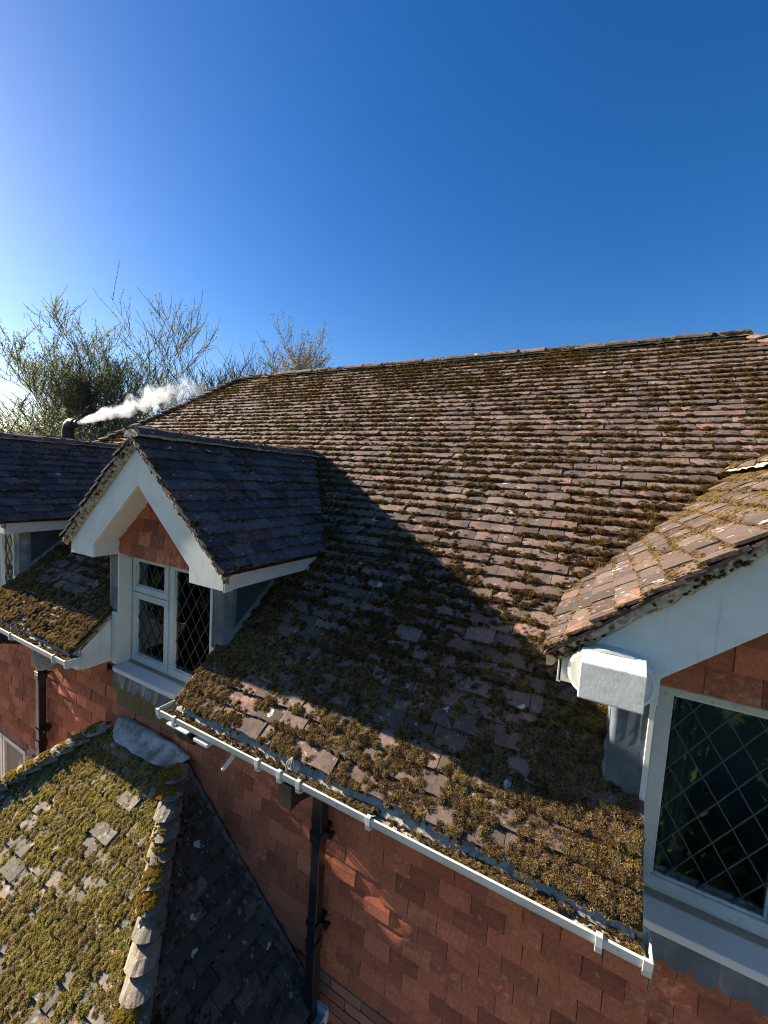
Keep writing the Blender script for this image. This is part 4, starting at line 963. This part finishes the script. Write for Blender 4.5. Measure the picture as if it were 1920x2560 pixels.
# steam plume: a real volume
p0 = Vector((-6.85, 3.2, .53)); p1 = Vector((-4.35, 3.50, 1.0)); ax = (p1-p0); Lp = ax.length
mb = MB(); N = 14; mb.tube([(x_*Lp, 0, .10*math.sin(x_*3.1)*x_) for x_ in [i/N for i in range(N+1)]], [.05+.26*(i/N)**.8 for i in range(N+1)], 16)
g = NT('steam'); tcn = g.n('ShaderNodeTexCoord').outputs['Object']; sx = g.n('ShaderNodeSeparateXYZ'); g.put(sx.inputs[0], tcn)
xx = g.math('DIVIDE', sx.outputs[0], Lp, clamp=True)
zc = g.math('MULTIPLY', g.math('MULTIPLY', g.math('SINE', g.math('MULTIPLY', xx, 3.1)), xx), .10)
rr = g.math('SQRT', g.math('ADD', g.math('POWER', g.math('ABSOLUTE', sx.outputs[1]), 2), g.math('POWER', g.math('ABSOLUTE', g.math('SUBTRACT', sx.outputs[2], zc)), 2)))
R_ = g.math('ADD', g.math('MULTIPLY', g.math('POWER', xx, .8), .21), .028)
q = g.math('DIVIDE', rr, R_)
nz = g.noise(5.5, 5, .62, tcn); nz2 = g.noise(14, 4, .6, tcn)
f_ = g.math('SUBTRACT', g.math('ADD', g.math('MULTIPLY', nz, 2.6), g.math('MULTIPLY', nz2, 1.0)), g.math('ADD', g.math('MULTIPLY', q, .80), g.math('ADD', 1.10, g.math('MULTIPLY', xx, .22))))
dens = g.math('MULTIPLY', g.math('MULTIPLY', g.ss(f_, 0, .45), g.ss(q, 1.25, .9)), g.math('MULTIPLY', g.mr(xx, 0, .8, 20, 1.5), g.ss(xx, 1.0, .75)))
pv = g.n('ShaderNodeVolumePrincipled'); pv.inputs['Color'].default_value = (.98, .98, .98, 1); pv.inputs['Anisotropy'].default_value = .1; g.put(pv.inputs['Density'], dens)
g.t.links.new(pv.outputs[0], g.t.nodes['Material Output'].inputs['Volume']); g.t.nodes.remove(g.b)
mb.f = [f[::-1] for f in mb.f]; st = mb.obj('steam', g.m, kind='stuff'); st.matrix_world = Matrix.Translation(p0) @ ax.to_track_quat('X', 'Z').to_matrix().to_4x4()
tagp(st, 'white steam plume drifting right from the black flue', 'steam')

# ------------------------------------------------------------------ small things
mb = MB(); mb.tube([(-1.93, 2.50, -.555), (-1.85, 2.56, -.59), (-1.72, 2.60, -.60), (-1.62, 2.60, -.62)], [.004, .005, .004, .002], 6); mb.tube([(-1.72, 2.60, -.60), (-1.68, 2.68, -.57)], [.003, .0015], 5)
o = mb.obj('twig', 'bark'); tagp(o, 'thin fallen twig lying in the valley right of the middle dormer eave', 'twig')
mb = MB()
for k in range(6):
    a_ = k*1.1; d_ = Vector((math.cos(a_), math.sin(a_)*.6-.2, .5)); p = Vector((-1.82, 2.185, zM(2.185)+.01)); e_ = p+d_*.05; s_ = d_.cross(Vector((0, 0, 1))).normalized()*.010
    mb.add([p, e_-d_*.02+s_, e_, e_-d_*.02-s_], [(0, 1, 2, 3)], .5)
    mb.tube([p-Vector((0, 0, .01)), e_-d_*.03], .001, 4)
o = mb.obj('weed_seedling', 'leaf_green'); tagp(o, 'tiny green weed seedling growing in shaded moss right of the middle dormer', 'weed')
# ribbon bow, curtain, quilt
BW = empty('ribbon_bow', (.61, 2.2, -1.672), 'blue ribbon bow on the windowsill inside the near leaded window', 'bow')
for sg in (-1, 1):
    mb = MB(); pts_ = []
    for k in range(13):
        a_ = math.pi*2*k/12; pts_.append(Vector((.61+sg*(.06-.06*math.cos(a_)), 2.20+.004*math.sin(a_*2), -1.60+.022*math.sin(a_)*sg+.012)))
    vs = []
    for p in pts_: vs += [p+Vector((0, -.012, 0)), p+Vector((0, .012, .004))]
    mb.add(vs, [(2*i, 2*i+2, 2*i+3, 2*i+1) for i in range(12)]); mb.obj('loop', 'bow', BW)
    mb = MB(); mb.add([(.61, 2.19, -1.59), (.61, 2.205, -1.59), (.61+sg*.05, 2.17, -1.64), (.61+sg*.06, 2.19, -1.64), (.61+sg*.10, 2.17, -1.668), (.61+sg*.11, 2.19, -1.665)], [(0, 1, 3, 2), (2, 3, 5, 4)]); mb.obj('tail', 'bow', BW)
mb = MB(); mb.tube([(.598, 2.198, -1.59), (.622, 2.198, -1.585)], [.012, .014], 8); mb.obj('knot', 'bow', BW)
def curtain(x0, x1, z0, z1, y, label):
    mb = MB(); N = 40; vs = []
    for i in range(N+1):
        x = x0+(x1-x0)*i/N
        for j in range(7):
            z = z0+(z1-z0)*j/6; vs.append((x+.01*math.sin(j*1.1+i*.3)*(1-j/6), y+.022*math.sin(i*.9+j*.12)+.008*math.sin(i*2.3), z))
    mb.add(vs, [(i*7+j, i*7+7+j, i*7+8+j, i*7+1+j) for i in range(N) for j in range(6)]); o = mb.obj('curtain', 'curtain', smooth=True); tagp(o, label, 'curtain')
curtain(.27, .42, -1.66, -.78, 2.13, 'pale crumpled net curtain at the left side inside the near window')
curtain(-2.84, -2.76, -1.66, -.78, 2.13, 'narrow pale curtain behind the tall right light of the middle dormer')
mb = MB(); N = 14; vs = []
for i in range(N+1):
    for j in range(N+1):
        x = -3.5+.9*i/N; y = 2.22+.8*j/N; vs.append((x, y, -1.62+.05*float(fbm(np.array([[x, y, 0]]), 6)[0])-(.25 if j == 0 else 0)))
mb.add(vs, [(i*(N+1)+j, (i+1)*(N+1)+j, (i+1)*(N+1)+j+1, i*(N+1)+j+1) for i in range(N) for j in range(N)])
o = mb.obj('quilt', 'fabric', smooth=True); tagp(o, 'rumpled dark magenta quilt seen through the lower left pane of the middle dormer', 'quilt')

# ------------------------------------------------------------------ trees
def tree(label, base, height, lean, spread, leafmat_, nleaf, leafsize, seed, trunk_r, barkm='bark', name='tree', levels=4, up=.35, droop=0., fork=3, leaf_aspect=2.2, group='trees beyond the roofs', twigs=True, first=.22, density=1.0, top=None, wide=1.0, ratio=1.0):
    rs = random.Random(seed); t = empty(name, base, label, 'tree' if 'bush' not in name else 'bush', group)
    T = MB(); B = MB(); tips = []
    def grow(p, d, L, r, lv):
        n = 5 if lv < 2 else 4; path = [p]; q = Vector(p); dd = Vector(d); rad = [r]
        for i in range(n):
            dd = (dd+Vector((rs.gauss(0, .13), rs.gauss(0, .13), rs.gauss(0, .08)+(up*.15 if lv < levels-1 else up*.1-droop)))).normalized(); q = q+dd*(L/n); path.append(q.copy()); rad.append(max(r*(1-.62*(i+1)/n), .010))
        (T if lv < 2 else B).tube(path, rad, 7 if lv < 1 else (5 if lv < 3 else 3), cap=False)
        if lv >= levels-1:
            for i in range(1, n+1):
                for _ in range(2): tips.append((path[i-1].lerp(path[i], rs.random()), dd))
        if lv < levels:
            m = int((fork+ (2 if lv == 0 else 0)+rs.randint(0, 1))*density+.5)
            for c_ in range(m):
                f = first+(1-first)*(c_+rs.random())/m if lv == 0 else .25+.72*(c_+rs.random())/m; f = min(f, .98)
                k = min(int(f*n), n-1); pt = path[k].lerp(path[k+1], f*n-k); az = rs.uniform(0, 6.283); perp = Vector((math.cos(az), math.sin(az), rs.uniform(-.1, .5)))
                nd = (dd*(1-spread)+perp*spread*1.25+Vector((0, 0, up*.4))).normalized(); grow(pt, nd, L*rs.uniform(.52, .78)*(1.0 if lv else ratio*(1.02-.5*f)), max(r*(1-.6*f)*.62, .017), lv+1)
    grow(Vector(base), Vector(lean).normalized(), height, trunk_r, 0)
    bz = base[2]; mz = float(np.percentile([q[2] for q in B.v], 99.3))-bz; kk = top/mz if top else 1.0; kx = kk*wide
    for m_ in (T, B): m_.v = [(base[0]+(x-base[0])*kx, base[1]+(y-base[1])*kx, bz+(z-bz)*kk) for x, y, z in m_.v]
    tips = [(Vector((base[0]+(p_.x-base[0])*kx, base[1]+(p_.y-base[1])*kx, bz+(p_.z-bz)*kk)), d_) for p_, d_ in tips]
    T.obj('trunk', barkm, t); B.obj('branches', barkm, t)
    n = nleaf; idx = np.random.default_rng(seed).integers(0, len(tips), n); R = np.random.default_rng(seed+1)
    P = np.array([tips[i][0] for i in idx]); Dd = np.array([tips[i][1] for i in idx]); P = P+R.normal(0, leafsize*1.6, (n, 3))
    a = R.normal(0, 1, (n, 3))+Dd*.8; a[:, 2] -= droop*8; a /= np.linalg.norm(a, axis=1)[:, None]; b = np.cross(a, R.normal(0, 1, (n, 3))); b /= np.linalg.norm(b, axis=1)[:, None]
    s = leafsize*R.uniform(.6, 1.3, (n, 1)); V_ = np.stack([P-a*s*leaf_aspect/2, P+b*s*.5, P+a*s*leaf_aspect/2, P-b*s*.5], 1).reshape(-1, 3)
    me = bpy.data.meshes.new('crown'); me.vertices.add(4*n); me.vertices.foreach_set('co', V_.ravel()); me.loops.add(4*n); me.loops.foreach_set('vertex_index', np.arange(4*n)); me.polygons.add(n); me.polygons.foreach_set('loop_start', np.arange(n)*4); me.polygons.foreach_set('loop_total', np.full(n, 4))
    at = me.attributes.new('rnd', 'FLOAT', 'POINT'); at.data.foreach_set('value', np.repeat(R.random(n), 4)); me.materials.append(M[leafmat_]); me.update()
    o = bpy.data.objects.new('crown', me); C.objects.link(o); attach(o, t); return t
def at(px, depth, z=-5.6):
    """ground point under a picture column of the photograph, at a horizontal distance"""
    d = r2*((px-960)/1029.8)+f1*(1)-u2*((1140-1280)/1029.8); h = math.hypot(d.x, d.y); return (d.x/h*depth, d.y/h*depth, z)
tree('tall spreading willow, the highest tree behind the steam plume', at(268, 24), 7.0, (-.05, .0, 1), .44, 'leaf_willow', 26000, .040, 61, .30, name='willow_tree', up=.6, levels=5, fork=3, density=1.15, top=12.6, leaf_aspect=3, ratio=1.5, first=.30, wide=1.0)
tree('broad leaning willow at the upper left, over the flue', at(190, 26), 6.0, (-.22, -.05, 1), .52, 'leaf_willow', 14000, .038, 12, .24, name='willow_tree', up=.40, levels=5, fork=3, droop=.02, top=10.9, leaf_aspect=3, ratio=1.45, first=.35, wide=.95)
tree('pale thicket tree at the left edge above the far dormer ridge', at(45, 24), 6.4, (.1, 0, 1), .56, 'leaf_grey', 8000, .038, 13, .14, up=.5, levels=4, fork=4, top=8.9)
tree('slender brown-budded tree just right of the tall willow', at(420, 25), 7.4, (.05, .1, 1), .48, 'leaf_grey', 8000, .038, 14, .16, up=.6, levels=4, fork=4, top=10.6)
tree('bare young tree in the gap left of the hip end', at(490, 27), 6.2, (.0, .0, 1), .50, 'leaf_bud', 1500, .045, 15, .11, up=.8, levels=4, fork=4, top=10.2)
tree('bare multi-stemmed tree rising behind the left end of the ridge', at(585, 24), 7.6, (-.1, 0, 1), .50, 'leaf_bud', 700, .04, 16, .13, up=.8, levels=4, fork=4, first=.35, top=11.9)
tree('bare spindly tree between the ridge end and the birch', at(640, 25), 7.4, (.1, 0, 1), .46, 'leaf_bud', 600, .04, 17, .12, up=.9, levels=4, fork=4, first=.35, top=12.3)
tree('slim birch with drooping twigs and yellow catkins above the ridge', at(735, 23), 9.4, (-.05, 0, 1), .40, 'leaf_bud', 9000, .05, 18, .15, barkm='birch', name='birch_tree', up=.45, levels=4, fork=4, droop=.06, first=.5, top=13.5, wide=.75)
tree('tangled grey thicket tree low behind the flue and willow stems', at(215, 29), 6.4, (.1, 0, 1), .58, 'leaf_grey', 8000, .038, 24, .14, up=.4, levels=4, fork=4, top=9.2)
tree('twiggy thicket tree low behind the steam plume', at(335, 29), 6.4, (-.1, 0, 1), .58, 'leaf_grey', 8000, .038, 25, .14, up=.4, levels=4, fork=4, top=9.4)
tree('low fresh green bush directly behind the black flue', at(190, 20), 4.9, (0, 0, 1), .70, 'leaf_green', 7500, .04, 19, .08, name='bush', up=.4, levels=3, fork=7, top=7.0)
tree('dull green bush behind the near end of the steam', at(300, 21), 5.0, (0, 0, 1), .70, 'leaf_willow', 7500, .04, 20, .08, name='bush', up=.4, levels=3, fork=7, top=7.0)
tree('grey twiggy bush low at the far left edge', at(10, 19), 5.2, (0, 0, 1), .70, 'leaf_grey', 7500, .04, 21, .08, name='bush', up=.4, levels=3, fork=7, top=6.8)
tree('olive bush low between flue and left edge', at(100, 21), 5.1, (0, 0, 1), .70, 'leaf_grey', 7500, .04, 22, .08, name='bush', up=.4, levels=3, fork=7, top=7.2)
tree('dark bush low behind the hip of the main roof', at(400, 22), 5.3, (0, 0, 1), .70, 'leaf_willow', 7500, .04, 23, .08, name='bush', up=.4, levels=3, fork=7, top=7.6)
# hedge on the other side of the lawn, mirrored in the panes
Hg = empty('hedge', (0, -3.6, -5.6), 'tall dark green conifer hedge facing the windows, seen only in the glass', 'hedge')
for k, x in enumerate(np.arange(-16, 9, 1.9)):
    n = 2600; R = np.random.default_rng(200+k); hgt = 3.0+R.uniform(-.3, .5); th_ = R.uniform(0, 6.283, n); z = R.uniform(0, 1, n)**.8; rad = (1.15*(1-z**3)+.15)*R.uniform(.82, 1.05, n)
    P = np.stack([x+rad*np.cos(th_), -3.6+R.normal(0, .1)+rad*np.sin(th_), -5.6+z*hgt], 1); a = R.normal(0, 1, (n, 3)); a[:, 2] = np.abs(a[:, 2])+.3; a /= np.linalg.norm(a, axis=1)[:, None]; b = np.cross(a, R.normal(0, 1, (n, 3))); b /= np.linalg.norm(b, axis=1)[:, None]; s = R.uniform(.09, .2, (n, 1))
    V_ = np.stack([P-a*s*.8, P+b*s*.5, P+a*s*.8, P-b*s*.5], 1).reshape(-1, 3); mb = MB(); mb.v = [tuple(q) for q in V_]; mb.f = [(4*i, 4*i+1, 4*i+2, 4*i+3) for i in range(n)]; mb.r = list(np.repeat(R.random(n), 4)); mb.tip = [0]*len(mb.v)
    mb.obj('foliage', 'leaf_hedge', Hg)
    mb = MB(); mb.tube([(x, -3.6, -5.6), (x, -3.6, -5.6+hgt*.85)], [.12, .03], 7); mb.tube([(x, -3.6, -5.5), (x, -3.6, -5.6+hgt*.9)], [.8, .2], 8); mb.obj('stem', 'bark', Hg)
